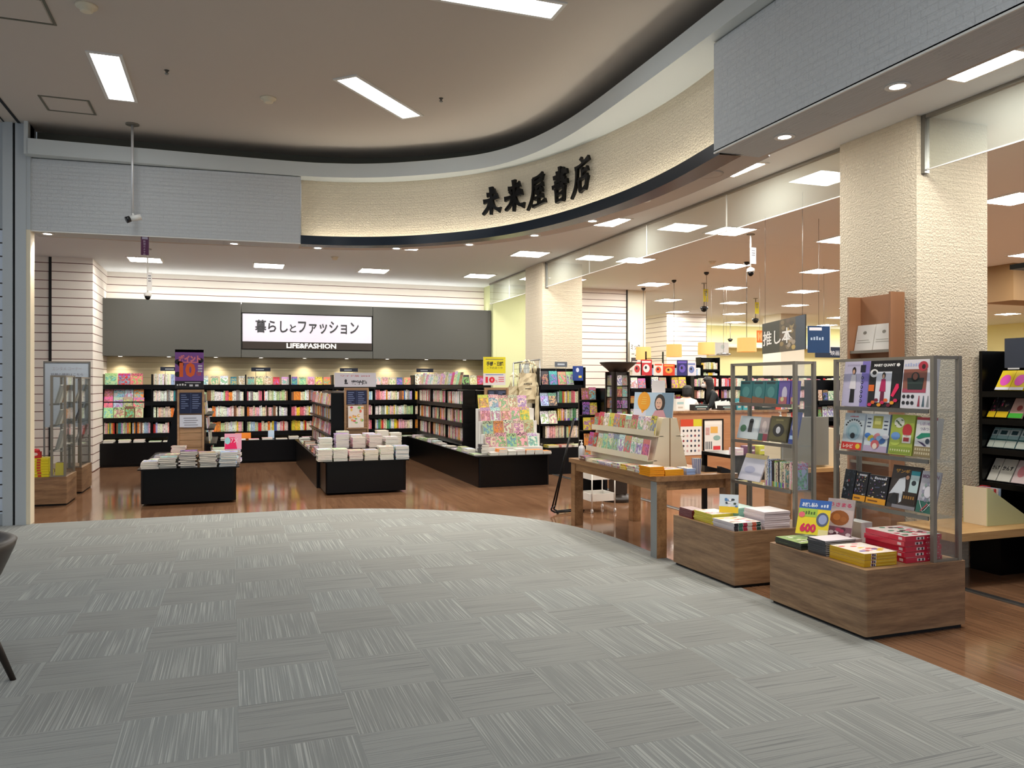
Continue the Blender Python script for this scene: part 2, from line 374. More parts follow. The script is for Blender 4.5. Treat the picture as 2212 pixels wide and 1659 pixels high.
# mall ceiling with the unlit cove behind the fascia
CP = offset(FP, .42)
ring = CP + [(3.9, -4), (-9, -4), (-9, 10.3)]
m = MB(); m.prism(CP + [(-9, -4), (-9, 10.3)], CM, CM + .05, 'ceilmall'); struct('ceiling', m)
m = MB(); m.box(-2.22, -2.19, -4, 10.0, CM - .006, CM - .001, 'blackmatte'); m.box(-2.36, -2.345, -4, 10.0, CM - .006, CM - .001, 'blackmatte'); struct('trim_2', m)
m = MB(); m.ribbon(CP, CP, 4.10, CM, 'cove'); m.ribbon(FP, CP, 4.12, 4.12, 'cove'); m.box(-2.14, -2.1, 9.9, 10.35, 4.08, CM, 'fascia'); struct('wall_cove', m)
m = MB(); m.ribbon(FP, FP, 4.08, 4.25, 'fascia'); F2 = offset(FP, .03); m.ribbon(F2, F2, 4.1, 4.25, 'fascia'); m.ribbon(FP, F2, 4.25, 4.25, 'fascia'); m.ribbon(FP, CP, 4.08, 4.08, 'fascia')
struct('trim_3', m)
# recessed curved stone wall over the entrance, and the two stone header blocks
m = MB(); m.ribbon(WP, WP, HB, 4.08, 'stone'); struct('wall_entrance', m)
m = MB(); m.prism([(-2.107, 10.033), (.793, 9.852), (.793, 10.25), (-2.107, 10.4)], HB, 4.07, 'stonecoollit', top='white'); struct('wall_header_left', m)
m = MB(); m.prism([(3.353, 4.97), (3.353, -4), (3.75, -4), (3.75, 4.97)], HB, 4.07, 'stonecoollit'); struct('wall_header_right', m)
# soffit of the header beam and its back
SP_ = offset(BP, .42); sfront = [(-2.107, 10.04), (.793, 9.86)]; 
front = [(-2.107, 10.04)] + [(-.6, 9.947), ] + [(p[0], p[1]) for p in offset(BP, .16)] + [(3.36, 4.9), (3.36, -4)]
back = [(-2.107, 10.45), (-.6, 10.42)] + SP_ + [(3.78, 4.9), (3.78, -4)]
m = MB(); m.ribbon(front, back, HB + .002, HB + .002, 'soffit'); m.ribbon(back, back, HB, CS_, 'ceilstore'); m.box(3.353, 3.37, -4, 4.97, HB, HB + .01, 'white'); struct('ceiling_soffit', m)
m = MB(); m.prism([(-2.107, 10.030), (.793, 9.850), (.793, 9.862), (-2.107, 10.042)], HB - .012, HB, 'white'); m.prism([(3.350, 4.97), (3.350, -4), (3.362, -4), (3.362, 4.97)], HB - .012, HB, 'white'); struct('trim_4', m)
# navy trough band with its light
B2 = offset(BP, .012); B3 = offset(BP, .18)
m = MB(); m.ribbon(BP, BP, HB - .012, 3.365, 'navyband'); m.ribbon(B2, B2, HB, 3.365, 'navyband'); m.ribbon(BP, B2, 3.365, 3.365, 'navyband'); m.ribbon(BP, B3, HB - .012, HB - .012, 'navyband'); m.ribbon(B2, B3, 3.28, 3.28, 'navyband')
m.quad([(BP[0][0], BP[0][1], HB - .012), (B3[0][0], B3[0][1], HB - .012), (B3[0][0], B3[0][1], 3.365), (BP[0][0], BP[0][1], 3.365)], 'navyband')
struct('trim_5', m)
t = tag(MB().ribbon(offset(BP, .05)[2:], offset(BP, .13)[2:], 3.30, 3.30, 'trough').build('strip_light'), 'warm strip light hidden in the navy trough below the shop name wall', 'light')
# store ceiling
m = MB(); m.box(-9, 30, 10.4, 32, CS_, CS_ + .05, 'ceilstore'); m.prism([(3.78, -4), (30, -4), (30, 10.4), (1.2, 10.4)] + [p for p in SP_[4:]], CS_ + .001, CS_ + .05, 'ceilstore'); struct('ceiling_store', m)
# hanging glass screen line
GX = 5.40
def glass_run(name, y0, y1, joints):
    m = MB(); m.box(GX - .004, GX + .004, y0, y1, 3.33, CS_ - .01, 'glass'); o = struct(name, m)
    f = MB(); f.box(GX - .02, GX + .02, y0, y1, CS_ - .03, CS_, 'darksteel'); f.box(GX - .006, GX + .006, y0, y1, 3.322, 3.332, 'white')
    for j in joints: f.box(GX - .006, GX + .006, j - .006, j + .006, 3.33, CS_ - .03, 'white')
    return tag(f.build(name.replace('window', 'trim_glass')), kind='structure')
glass_run('window_1', 5.9, 13.3, (7.75, 9.6, 11.45)); glass_run('window_2', -4, 5.0, (.8, 3.0)); glass_run('window_3', 14.15, 16.6, (15.3,))
m = MB(); m.box(GX - .025, GX + .025, 4.96, 5.0, 3.30, CS_, 'steel'); m.box(GX - .02, GX + .02, 13.27, 13.3, 3.31, CS_, 'steel'); struct('trim_6', m)
# pillars
def pillar(name, x0, x1, y0, y1):
    struct(name, MB().prism([(x0, y0), (x1, y0), (x1, y1), (x0, y1)], 0, CS_, 'stone'))
pillar('pillar_1', 5.33, 6.12, 5.0, 5.87); pillar('pillar_2', 5.33, 6.12, 13.3, 14.18)
# back wall alcove
YB = 17.3
struct('wall_back', MB().box(-2.4, 5.5, YB, YB + .1, 0, CS_, 'slatwarm'))
struct('wall_back_lower', MB().box(-2.32, 5.5, YB - .03, YB, 0, 2.12, 'slatbehind'))
m = MB(); m.box(5.48, 5.56, 16.62, YB + .1, 0, CS_, 'limewall'); m.box(5.561, 7.599, 16.62, 16.72, 0, CS_, 'limewall'); struct('wall_alcove', m)
m = MB(); m.box(7.6, 8.78, 16.6, 16.72, 0, CS_, 'slatwarm'); struct('wall_slats_middle', m)
m = MB(); m.box(8.78, 8.80, 16.56, 16.72, 0, CS_, 'blackmatte'); m.box(8.80, 9.3, 16.6, 17.6, 0, CS_, 'creamwall'); struct('wall_middle_end', m)
# slatted block at the left
m = MB(); m.box(-2.95, -2.31, 15.6, YB, 0, CS_, 'slatwarm'); m.box(-3.0, -2.95, 15.63, YB, 0, CS_, 'blackmatte'); m.box(-9, -3.0, 15.66, YB, 0, CS_, 'slatwarm'); struct('wall_left_slats', m)
# left jamb, slatted shopfront beside it
m = MB(); m.box(-9, -2.365, 10.06, 10.16, .13, 3.27, 'slatblue'); m.box(-9, -2.365, 10.05, 10.16, 3.27, CM, 'greypanel'); m.box(-9, -2.365, 10.05, 10.16, 0, .13, 'greypanel'); struct('wall_left', m)
m = MB(); m.box(-2.365, -2.27, 10.0, 10.2, 0, CM, 'greypanel'); m.box(-2.27, -2.245, 10.03, 10.2, 0, CM, 'blackmatte'); m.box(-2.245, -2.14, 10.0, 10.2, 0, CM, 'greypanel'); m.box(-2.14, -2.10, 10.01, 10.2, 0, HB, 'cream'); m.box(-2.14, -2.10, 10.01, 10.2, HB, CM, 'greypanel'); struct('trim_7', m)
m = MB(); m.box(-2.37, -2.30, 10.2, 15.6, 2.62, CS_, 'cream'); 
# far walls of the store
YF = 25.5
m = MB(); m.box(9.0, 30, YF, YF + .1, 0, CS_, 'yellowwall'); struct('wall_far', m)
m = MB(); m.box(27, 27.1, -4, YF, 0, CS_, 'yellowwall'); struct('wall_right', m)
m = MB(); m.box(9.25, 9.35, 17.6, YF, 0, CS_, 'creamwall'); struct('wall_side', m)
m = MB(); m.box(12.85, 14.3, 21.6, 23, 0, CS_, 'slatwarm'); struct('pillar_3', m)
m = MB(); m.box(16.3, 17.2, 20.5, 21.4, 0, CS_, 'creamwall'); struct('pillar_4', m)
m = MB(); m.box(9.4, 27, YF - .5, YF - .4, 2.95, 3.05, 'creamwall'); m.box(9.4, 27, YF - .5, YF, 2.93, 2.96, 'creamwall'); struct('trim_8', m)
tag(MB().box(9.5, 26.9, YF - .35, YF - .2, 2.97, 2.98, 'coveglow').build('cove_light'), 'glowing cove light strip along the far yellow wall of the shop', 'light')
# ================================================================ ceiling lights
def ceil_panel(x, y, z, sx, sy, lab, grp, mat='panelstore', rz=0, louver=False):
    t = thing('ceiling_light', lab, 'ceiling light', (x, y, z), rz, grp)
    f = MB(); e = .03
    f.box(-sx / 2, sx / 2, -sy / 2, -sy / 2 + e, -.012, 0, 'white'); f.box(-sx / 2, sx / 2, sy / 2 - e, sy / 2, -.012, 0, 'white')
    f.box(-sx / 2, -sx / 2 + e, -sy / 2 + e, sy / 2 - e, -.012, 0, 'white'); f.box(sx / 2 - e, sx / 2, -sy / 2 + e, sy / 2 - e, -.012, 0, 'white')
    f.build('frame', t)
    MB().quad([(-sx / 2 + e, -sy / 2 + e, -.006), (-sx / 2 + e, sy / 2 - e, -.006), (sx / 2 - e, sy / 2 - e, -.006), (sx / 2 - e, -sy / 2 + e, -.006)], mat).build('diffuser', t)
    return t
def copy_tree(o, parent=None):
    c = o.copy(); S.collection.objects.link(c)
    if parent: c.parent = parent
    for ch in o.children: copy_tree(ch, c)
    return c
XS = [-1.45, .66, 2.62, 4.79, 6.81, 8.83, 10.87, 12.9, 14.95, 17.0, 19.05, 21.1, 23.15]
YS = [4.05, 6.85, 9.68, 12.53, 15.42, 18.2, 21.05, 23.9]
spots = []
for j, y in enumerate(YS):
    for i, x in enumerate(XS):
        if y < 10.6 and x < 4.5: continue
        if y > 16.5 and x < 9.5: continue
        if x > 16 and y < 12: continue
        if 12.7 < x < 14.4 and 21.3 < y < 23.2: continue
        if dist(x, y) < 4.0: continue
        if 6.5 < x < 9 and y > 16: continue
        spots.append((i, j, x, y))
p0 = None
rows = {j: sorted([s for s in spots if s[1] == j], key=lambda s: s[2]) for j in range(len(YS))}
for j, rw in rows.items():
    for k, (i, _, x, y) in enumerate(rw):
        lab = f'square white ceiling light of the shop, {ORD[j]} row back, {ORD[k]} from the left'
        if p0 is None: p0 = ceil_panel(x, y, CS_, .58, .58, lab, 'square ceiling lights in the shop'); continue
        c = copy_tree(p0); c.location = (x, y, CS_); c['label'] = lab
for (x, y, sx, sy, rz, lab) in ((-1.045, 8.24, .29, 1.22, 0, 'rectangular mall ceiling light at far left, above the camera pole'),
        (1.42, 7.91, .27, 1.22, math.radians(-43.7), 'long slanted mall ceiling light in the middle of the grey ceiling'),
        (1.78, 5.6, 1.22, .29, 0, 'long mall ceiling light cut by the top edge of the photo'),):
    ceil_panel(x, y, CM, sx, sy, lab, 'long mall ceiling lights', 'panelmall', rz)
for k, (x, y) in enumerate(((-1.0, 3.2), (1.8, 1.6), (-3.6, 6.5), (-3.6, 2.0), (-.5, -1.5))):
    ceil_panel(x, y, CM, .4, 1.22, 'long mall ceiling light behind the camera, out of the photo', 'mall ceiling lights outside the photo', 'panelmall')
# recessed downlights under the header
DL = [(-1.97, 10.2), (.03, 10.15), (1.02, 10.12), (1.955, 9.82), (2.744, 9.25), (3.28, 8.43), (3.56, 7.48), (3.61, 6.49), (3.6, 4.49), (3.6, 3.51)]
def downlight(x, y, z, lab, grp, w, r=.055, sz=1.9):
    t = thing('downlight', lab, 'downlight', (x, y, z), 0, grp)
    MB().lathe([(r * .8, -.004), (r * 1.25, -.006), (r * 1.3, 0), (r * .8, 0)], mat='white', cap=False).build('trim_ring', t)
    MB().lathe([(.001, -.003), (r * .82, -.003), (r * .82, .002)], mat='lampspot', cap=False).build('lamp', t)
    l = bpy.data.lights.new('downlight_lamp', 'SPOT'); l.energy = w; l.color = (1, .88, .7); l.spot_size = sz; l.spot_blend = .7; l.shadow_soft_size = .04
    o = bpy.data.objects.new('downlight_lamp', l); S.collection.objects.link(o); o.parent = t; o.location = (0, 0, -.03)
wh = ['at the left end of the header by the jamb', 'under the left stone header, beside the camera pole', 'where the navy band begins', 'second along the navy band', 'third along the navy band, below the shop name', 'fourth along the navy band', 'fifth along the navy band', 'near the right end of the navy band', 'under the right stone header, nearer the band', 'under the right stone header, beside the big pillar']
for k, (x, y) in enumerate(DL): downlight(x, y, HB - .002, 'round recessed downlight ' + wh[k], 'round downlights under the header', SPOT_W)
# ================================================================ books
def unit_book():
    m = MB(); c = .045
    # cover boards and spine wrap a slightly smaller page block
    for y0, y1 in ((-.5, -.5 + .06), (.5 - .06, .5)): m.box(0, 1, y0, y1, 0, 1, 'bookcover')
    m.box(0, .02, -.44, .44, 0, 1, 'bookcover'); m.box(.02, .985, -.44, .44, .006, .994, 'pages')
    return m
def book_mesh():
    o = unit_book().build('paperback'); me = o.data; bpy.data.objects.remove(o); return me
BOOK = book_mesh()
PAL = [('white', 'f1efe9', 10), ('cream', 'e6dcc0', 7), ('pale pink', 'efb9bd', 7), ('pink', 'e0707e', 3), ('red', 'c92c2f', 3), ('orange', 'e88a35', 3),
       ('yellow', 'efcf3a', 4), ('pale green', 'b9cf9d', 4), ('green', '4f9a62', 2), ('teal', '2f8f92', 1.5), ('pale blue', 'a9c4de', 3), ('blue', '3b63a8', 1.5), ('grey', '9a9894', 3), ('dark', '2c2a30', 2), ('brown', '8a5c40', 2), ('lilac', 'b9a3cf', 1.5)]
HEX = {a: b for a, b, c in PAL}
def pick(only=None, skip=()):
    p = [q for q in PAL if (only is None or q[0] in only) and q[0] not in skip]
    r = R.random() * sum(q[2] for q in p)
    for q in p:
        r -= q[2]
        if r <= 0: return q[0]
    return p[-1][0]
LISTS = {'paperback': [], 'magazine': [], 'flat': []}
def add(kind, row, loc, rot, size, col, where, noun='book', prio=0):
    X, Y, Z = loc; D = dist(X, Y)
    if D < .5: return
    LISTS[kind].append(dict(row=row, loc=loc, rot=rot, size=size, col=col, where=where, noun=noun, px=px_of(X, Y), D=D, prio=prio))
ROWN = [0]
def frame_xy(o, rz, x, y): return o[0] + x * math.cos(rz) - y * math.sin(rz), o[1] + x * math.sin(rz) + y * math.cos(rz)
def spines(o, rz, x0, x1, yf, z, where, h=(.17, .215), t=(.016, .036), gap=.05, only=None, skip=(), dep=.14, prio=0):
    h = (min(h[0], .20), min(h[1], .218)); ROWN[0] += 1; x = x0 + .004; run = pick(only, skip); left = R.randint(1, 3); lean = 0
    hh = R.uniform(*h)
    while x < x1 - t[1]:
        if left == 0: run = pick(only, skip); left = R.randint(1, 3); hh = R.uniform(*h)
        left -= 1; th = R.uniform(*t); 
        if R.random() < .03: x += R.uniform(.01, gap)
        le = 0
        X, Y = frame_xy(o, rz, x + th / 2, yf + R.uniform(0, .015))
        add('paperback', ROWN[0], (X, Y, z), (le, 0, rz + math.pi / 2), (dep, th * .94, hh * R.uniform(.97, 1.03)), run, where, prio=prio)
        x += th + (abs(math.sin(le)) * .12 if abs(le) > .05 else 0)
def faces(o, rz, x0, x1, yf, z, where, w=(.13, .17), h=(.18, .22), gap=.02, lean=.18, only=None, skip=(), t=.01, copies=1, noun='magazine'):
    ROWN[0] += 1; x = x0 + .01
    while x < x1 - w[0]:
        ww = min(R.uniform(*w), x1 - x); hh = R.uniform(*h); c = pick(only, skip)
        for k in range(copies):
            X, Y = frame_xy(o, rz, x, yf + k * (t + .004))
            add('magazine', ROWN[0], (X, Y, z + .5 * t * math.sin(lean) + .001), (-lean, 0, rz + R.uniform(-.01, .01)), (ww, t, hh), c, where, noun)
        x += ww + gap * R.uniform(.6, 1.4)
def stack(o, rz, x, y, z, w, d, n, t, where, cols=None, jit=.006, rot=0, noun='book', skip=(), wobble=0):
    """n books lying flat on each other, lower left corner near (x, y) of the frame"""
    ROWN[0] += 1; c = R.choice(cols) if cols else pick(None, skip)
    for k in range(n):
        X, Y = frame_xy(o, rz, x + R.uniform(-jit, jit), y + R.uniform(-jit, jit))
        add('flat', ROWN[0], (X, Y, z + t * (k + .5)), (-math.pi / 2, 0, rz + rot + R.uniform(-.03, .03) * (1 + wobble)), (w, t * .9, d), c, where + (':%d:%d' % (k, n)), noun)
    return z + n * t
def flush():
    for kind, L in LISTS.items():
        rows = {}
        for e in L: rows.setdefault(e['row'], []).append(e)
        def area(es): return (max(e['size'][1] * e['size'][2] if kind == 'paperback' else e['size'][0] * e['size'][2] for e in es)) / min(e['D'] for e in es) ** 2
        order = sorted(rows, key=lambda r: (rows[r][0]['prio'], -area(rows[r])))
        n = 0; solo = []; rest = []
        for r in order:
            es = rows[r]; vis = [e for e in es if -20 < e['px'] < 2230]
            if not vis: continue
            if n + len(vis) <= 300: solo += vis; n += len(vis)
            else: rest += vis
        if kind == 'flat':
            piles = {}
            for e in solo:
                wh_, k, nn = e['where'].rsplit(':', 2); e['wh'] = wh_; e['k'] = int(k); e['n'] = int(nn); piles.setdefault(wh_, {}).setdefault(e['row'], []).append(e)
            for wh_, ps in piles.items():
                od = sorted(ps, key=lambda r: ps[r][0]['px'])
                for i, r in enumerate(od):
                    pn = {'leftmost': 'leftmost pile', 'rightmost': 'rightmost pile', '': 'the pile'}.get(ordn(i, len(od)), 'pile ' + ordn(i, len(od)))
                    for e in ps[r]:
                        k, nn = e['k'], e['n']
                        pos = 'alone in' if nn == 1 else 'topmost in' if k == nn - 1 else 'bottom of' if k == 0 else 'just under top of' if k == nn - 2 else ORD[k] + ' up in'
                        e['lab'] = f"{e['col']} {e['noun']} {pos} {pn}, {wh_}"; e['grp'] = 'flat books, ' + wh_
        else:
            by = {}
            for e in solo: by.setdefault((e['col'], e['noun'], e['where']), []).append(e)
            for (c_, nn, wh_), es in by.items():
                es.sort(key=lambda e: e['px'])
                for i, e in enumerate(es):
                    od = ordn(i, len(es))
                    e['lab'] = f"{c_} {nn} {wh_}" + (f", {od} of its colour" if od else ''); e['grp'] = f"{nn}s {wh_}"
        for e in solo:
            if len(e['lab'].replace('-', ' ').split()) > 16: e['lab'] = e['lab'].replace(' of its colour', '').replace('just under top of', 'near top of').replace(' the ', ' ')
        if len(rest) < 12: rest = []
        for e in solo:
            if len(e['lab'].replace('-', ' ').split()) > 16: print('LONG', e['lab'])
        nm = {'paperback': 'paperback', 'magazine': 'magazine', 'flat': 'flat_book'}[kind]
        for e in solo:
            o = bpy.data.objects.new(nm, BOOK); S.collection.objects.link(o)
            o.location = e['loc']; o.rotation_euler = e['rot']; o.scale = e['size']; hc = hexc(HEX[e['col']]); o.color = tuple(min(1, c_ * R.uniform(.86, 1.1)) for c_ in hc[:3]) + (1,)
            tag(o, e['lab'], {'paperback': 'book', 'magazine': 'magazine', 'flat': 'flat book'}[kind], e['grp'])
        if rest:
            m = MB()
            for e in rest:
                c = tuple(min(1, c_ * R.uniform(.78, 1.12)) for c_ in hexc(HEX[e['col']])[:3]) + (1,); w, t, h = e['size']
                m.T = Matrix.Translation(e['loc']) @ Euler(e['rot']).to_matrix().to_4x4()
                i = m.P([(x, y, z) for z in (0, h) for y in (-t / 2, t / 2) for x in (0, w)]); pg = hexc('e9e5da')
                for q, cc in (((0, 1, 5, 4), c), ((1, 3, 7, 5), pg), ((3, 2, 6, 7), c), ((2, 0, 4, 6), c), ((4, 5, 7, 6), pg), ((2, 3, 1, 0), pg)):
                    m.F_([i + k for k in q], 'bookstuff' if cc is c else 'print', cc)
            o = m.build({'paperback': 'distant_shelf_books', 'magazine': 'distant_display_magazines', 'flat': 'distant_flat_books'}[kind])
            tag(o, {'paperback': 'rows of small upright books filling the more distant black shelves', 'magazine': 'small front-facing magazines on the more distant shop displays', 'flat': 'low piles of books lying on the more distant plinths'}[kind], 'books', None, 'stuff')
        print(kind, 'solo', len(solo), 'rest', len(rest))

# ================================================================ shelving
def bookcase(name, label, cat, loc, rz, W, D, levels, top, nb, plinth=None, side=True, group=None, mat='black', lipz=.085):
    """faces local -Y; front of the shelves at y=0, back at y=D"""
    t = thing(name, label, cat, loc, rz, group)
    zb = levels[0] - lipz
    MB().box(0, W, D - .02, D, zb, top, mat).build('back_panel', t)
    for k in range(nb + 1):
        x = W * k / nb; MB().box(max(0, x - .012), min(W, x + .012), .02, D - .02, zb, top, mat).build('upright', t)
    for z in levels: MB().box(.012, W - .012, .0, D - .02, z - lipz, z - .002, mat).build('shelf', t)
    if plinth:
        x0, x1, y0, y1, h = plinth; MB().box(x0, x1, y0, y1, 0, h, mat).build('plinth', t)
    return t
def rbox(x0, x1, y0, y1, r, n=5):
    P = []
    for cx, cy, a in ((x1 - r, y0 + r, -90), (x1 - r, y1 - r, 0), (x0 + r, y1 - r, 90), (x0 + r, y0 + r, 180)):
        for k in range(n + 1): t = math.radians(a + 90 * k / n); P.append((cx + r * math.cos(t), cy + r * math.sin(t)))
    return P
def standee(name, label, cat, loc, w, h, art, rz=0, lean=.0, t=.006, parts=True, stand=False):
    m = MB(); m.box(0, w, 0, t, 0, h, 'print', hexc('eeeeee')); m.T = Matrix.Identity(4); art(m, w, h)
    o = m.build(name, None, loc, (-lean, 0, rz)); tag(o, label, cat)
    return o
LV = [.605, .91, 1.225, 1.545]
O0 = (0, 0)
# ---- back wall case: nine bays
bw = thing('wall_bookcase', 'long low black bookcase filling the back wall under the dark sign panel', 'bookcase', (-2.32, 16.72, 0))
Wb = 7.78; nb = 9; bay = Wb / nb
MB().box(0, Wb, .42, .45, .5, 1.55, 'black').build('back_panel', bw)
for k in range(nb + 1): MB().box(max(0, k * bay - .012), min(Wb, k * bay + .012), .03, .42, .5, 1.75, 'black').build('upright', bw)
for k in range(nb):
    for z in LV: MB().box(k * bay + .012, (k + 1) * bay - .012, .03, .42, z - .085, z - .002, 'black').build('shelf', bw)
MB().prism(rbox(0, Wb, -.36, .45, .03), .04, .45, 'black').build('plinth', bw); MB().box(.03, Wb - .03, -.31, .4, 0, .04, 'blackmatte').build('kick_board', bw)
wo = (-2.32, 16.72)
bayn = ['far left bay', 'second bay', 'third bay', 'fourth bay', 'fifth bay', 'sixth bay', 'seventh bay', 'eighth bay', 'far right bay']
for b in range(nb):
    x0, x1 = b * bay + .02, (b + 1) * bay - .02
    if b == 0:
        faces(wo, 0, x0, x1, .12, LV[3], 'on top of the back wall far left bay', (.2, .25), (.22, .26), .012, .2)
        for j, z in enumerate((1.31, 1.12, .93)): faces(wo, 0, x0, x1, .06 - .05 * j, z - .02, 'in stepped tiers of back wall far left bay', (.14, .19), (.2, .23), .01, .25)
        spines(wo, 0, x0, x1, .06, LV[0], 'on back wall low shelf, far left bay', (.24, .27), (.008, .02))
        continue
    if b == 1:
        spines(wo, 0, x0, x1, .08, LV[3], 'on back wall top shelf, second bay', (.19, .22), only=('teal', 'white', 'grey', 'pale blue', 'cream'))
        spines(wo, 0, x0, x1, .06, LV[2], 'on back wall third shelf, second bay', (.22, .25), only=('teal', 'dark', 'white', 'grey'))
    elif b in (7, 8):
        faces(wo, 0, x0, x1, .1, LV[3], f'on back wall top shelf, {bayn[b]}', (.15, .2), (.2, .24))
        spines(wo, 0, x0, x1, .06, LV[2], f'on back wall third shelf, {bayn[b]}')
    else:
        faces(wo, 0, x0, x1, .08, LV[3], f'on back wall top shelf, {bayn[b]}', (.11, .15), (.15, .18), .035, .15)
        spines(wo, 0, x0, x1, .06, LV[2], f'on back wall third shelf, {bayn[b]}', only=None if b > 4 else ('cream', 'white', 'pale pink', 'orange', 'brown', 'grey', 'pale green', 'pink'))
    spines(wo, 0, x0, x1, .06, LV[1], f'on back wall second shelf, {bayn[b]}', only=('white', 'cream', 'pale green', 'yellow', 'pale pink', 'grey', 'green') if b > 4 else ('white', 'cream', 'pale pink', 'pink', 'orange', 'brown', 'grey', 'yellow'))
    spines(wo, 0, x0, x1, .06, LV[0], f'on back wall low shelf, {bayn[b]}', skip=('dark', 'brown', 'grey'))
for k in range(30):
    x = .06 + k * .258
    if x > Wb - .25: break
    stack(wo, 0, x, -.3, .45, R.uniform(.17, .22), .24, R.randint(1, 3), .018, 'on back wall plinth', cols=('white', 'cream', 'white', 'pale pink', 'orange', 'pale green', 'cream'))
for k, (px, c, lab) in enumerate(((508, 'e8862a', 'small orange card standing on the back wall plinth right of the left plinth'), (580, 'b8d4ea', 'small pale blue card standing on the back wall plinth'))):
    standee('display_card', lab, 'card', (onY(px, 16.5), 16.7, .46), .3 if k == 0 else .12, .12 if k == 0 else .16, lambda m, w, h: m.rect(0, 0, w, h, c) or m.rect(w * .15, h * .3, w * .85, h * .5, 'f6e6a0', .002))
# ---- dark sign panel with the lit section name
sp = thing('sign_panel', 'wide dark grey panel over the back wall bookcase carrying the section name', 'sign panel', (-2.32, 16.72, 0))
m = MB(); m.box(0, 2.5, 0, .5, 2.1, 3.2, 'olive'); m.box(2.51, 5.14, 0, .5, 2.1, 2.25, 'olive'); m.box(2.51, 5.14, 0, .5, 3.0, 3.2, 'olive'); m.box(2.51, 5.14, .06, .5, 2.25, 3.0, 'olive'); m.box(5.15, 7.78, 0, .5, 2.1, 3.2, 'olive')
m.build('panel', sp)
sg = MB().box(2.53, 5.12, .012, .05, 2.42, 2.98, 'signlit').build('lit_sign_face', sp)
MB().box(2.53, 5.12, -.005, .05, 2.27, 2.42, 'legwood').build('lower_strip', sp)
XL = lambda px: onY(px, 16.72) + 2.32
MB().text('暮らし', 0, 0, .27, '2c2c30', bold=.006, w=XL(622) - XL(551)).build('lettering', sp, (XL(551), .009, 2.63))
MB().text('と', 0, 0, .19, '2c2c30', bold=.004, w=XL(640) - XL(626)).build('lettering', sp, (XL(626), .009, 2.63))
MB().text('ファッション', 0, 0, .30, '2c2c30', bold=.006, w=XL(775) - XL(644)).build('lettering', sp, (XL(644), .009, 2.63))
MB().text('LIFE&FASHION', 0, 0, .135, 'f4f2f0', bold=.005, w=1.0).build('lettering', sp, (3.38, -.007, 2.30))
for k in range(9):
    x = -2.05 + k * .875
    downlight(x, 17.08, 2.098, f'small warm downlight under the dark sign panel, {ordn(k, 9)} of the row', 'small downlights under the dark sign panel', 16, .045, 2.0)
tag(MB().box(-2.28, 5.42, 17.0, 17.1, 3.205, 3.215, 'covestrong').build('strip_light'), 'glowing strip light on top of the dark sign panel washing the slatted wall', 'light')
# little navy shelf signs above the wall case
for k, px in enumerate((368, 564, 755, 920)):
    X = onY(px, 16.95); o = MB().box(-.19, .19, 0, .012, 1.82, 1.90, 'print', hexc('1e2a44')).rect(-.1, 1.845, .06, 1.868, 'c7d0dc'); o.T = IDM
    for sx in (-.1, .1): o.cyl((sx, .006, 1.545), (sx, .006, 1.82), .004, 'steel', n=6)
    tag(o.build('shelf_sign', loc=(X, 17.04, 0)), f'small navy category sign above the back wall books, {ordn(k, 4)} of four', 'sign', 'navy category signs above the wall bookcase')
# ---- gondola 1 (magazine plinth at the left)
def endpanel(t, x0, x1, y, z0, z1, sheets):
    m = MB(); m.box(x0, x1, y, y + .03, z0, z1, 'woodend')
    m.box(x0, x0 + .025, y - .02, y, z0, z1, 'woodend'); m.box(x1 - .025, x1, y - .02, y, z0, z1, 'woodend')
    for k in range(int((z1 - z0) / .1)): m.box(x0 + .026, x1 - .026, y - .003, y - .001, z0 + .1 * k, z0 + .1 * k + .006, 'brownvoid')
    m.build('end_panel', t)
    for nm, a0, b0, a1, b1, art in sheets:
        q = MB(); q.box(a0, a1, y - .025, y - .02, b0, b1, 'print', hexc(art)); 
        q.T = Matrix.Translation((0, y - .026, 0))
        if art.startswith('1'):
            mid = (a0 + a1) / 2; q.rect(mid - .003, b0, mid + .003, b1, '3c4c78')
            for sx in (a0 + .02, mid + .02):
                for j in range(7): q.rect(sx, b1 - .04 - j * .03, sx + (mid - a0) * R.uniform(.35, .8), b1 - .03 - j * .03, '7d8cb5')
        else:
            for j in range(5): q.rect(a0 + .05 + .01 * (j % 2), b1 - .05 - j * .032, a1 - .05 - .02 * ((j + 1) % 2), b1 - .04 - j * .032, '8d8d9a')
        q.build(nm, t)
g1 = thing('magazine_gondola', 'low black plinth at left piled with magazines around a wooden end panel', 'shop display', (0, 0, 0))
MB().prism(rbox(-1.09, .06, 11.0, 13.6, .05), .03, .46, 'black').prism(rbox(-1.13, .10, 10.96, 13.64, .06), .46, .475, 'black').build('plinth', g1)
xa, xb = onY(383, 11.85), onY(441, 11.85)
endpanel(g1, xa, xb, 11.85, .475, 1.48, [('chart', xa + .03, 1.15, xb - .03, 1.44, '141f44'), ('notice', xa + .03, .96, xb - .03, 1.13, 'dfe3f2')])
m = MB(); m.box(xa + .02, xb - .02, 11.88, 13.4, .475, 1.4, 'black')
m.prism([(0, 0), (1, 0), (1, 1)], 0, 0, 'black') if False else None
m.build('spine', g1)
MB().quad([(xa - .14, 11.9, .72), (xa, 11.9, .72), (xa, 11.9, 1.3), (xa - .02, 11.9, 1.3)], 'black').box(xa - .14, xa, 11.905, 13.3, .70, .72, 'black').build('side_bracket', g1)
for j, z in enumerate((.72, .93, 1.13)): MB().box(xb - .02, xb + .16 - .03 * j, 11.9, 13.4, z - .02, z, 'black').build('tier', g1)
o1 = (xb - .02, 13.3)
for j, z in enumerate((.5, .72, .93, 1.13)): faces((xb + .10 - .03 * j, 11.9), math.pi / 2, 0, 1.4, 0, z, 'on right side of left magazine plinth', (.15, .18), (.14, .165), .01, .08, copies=1)
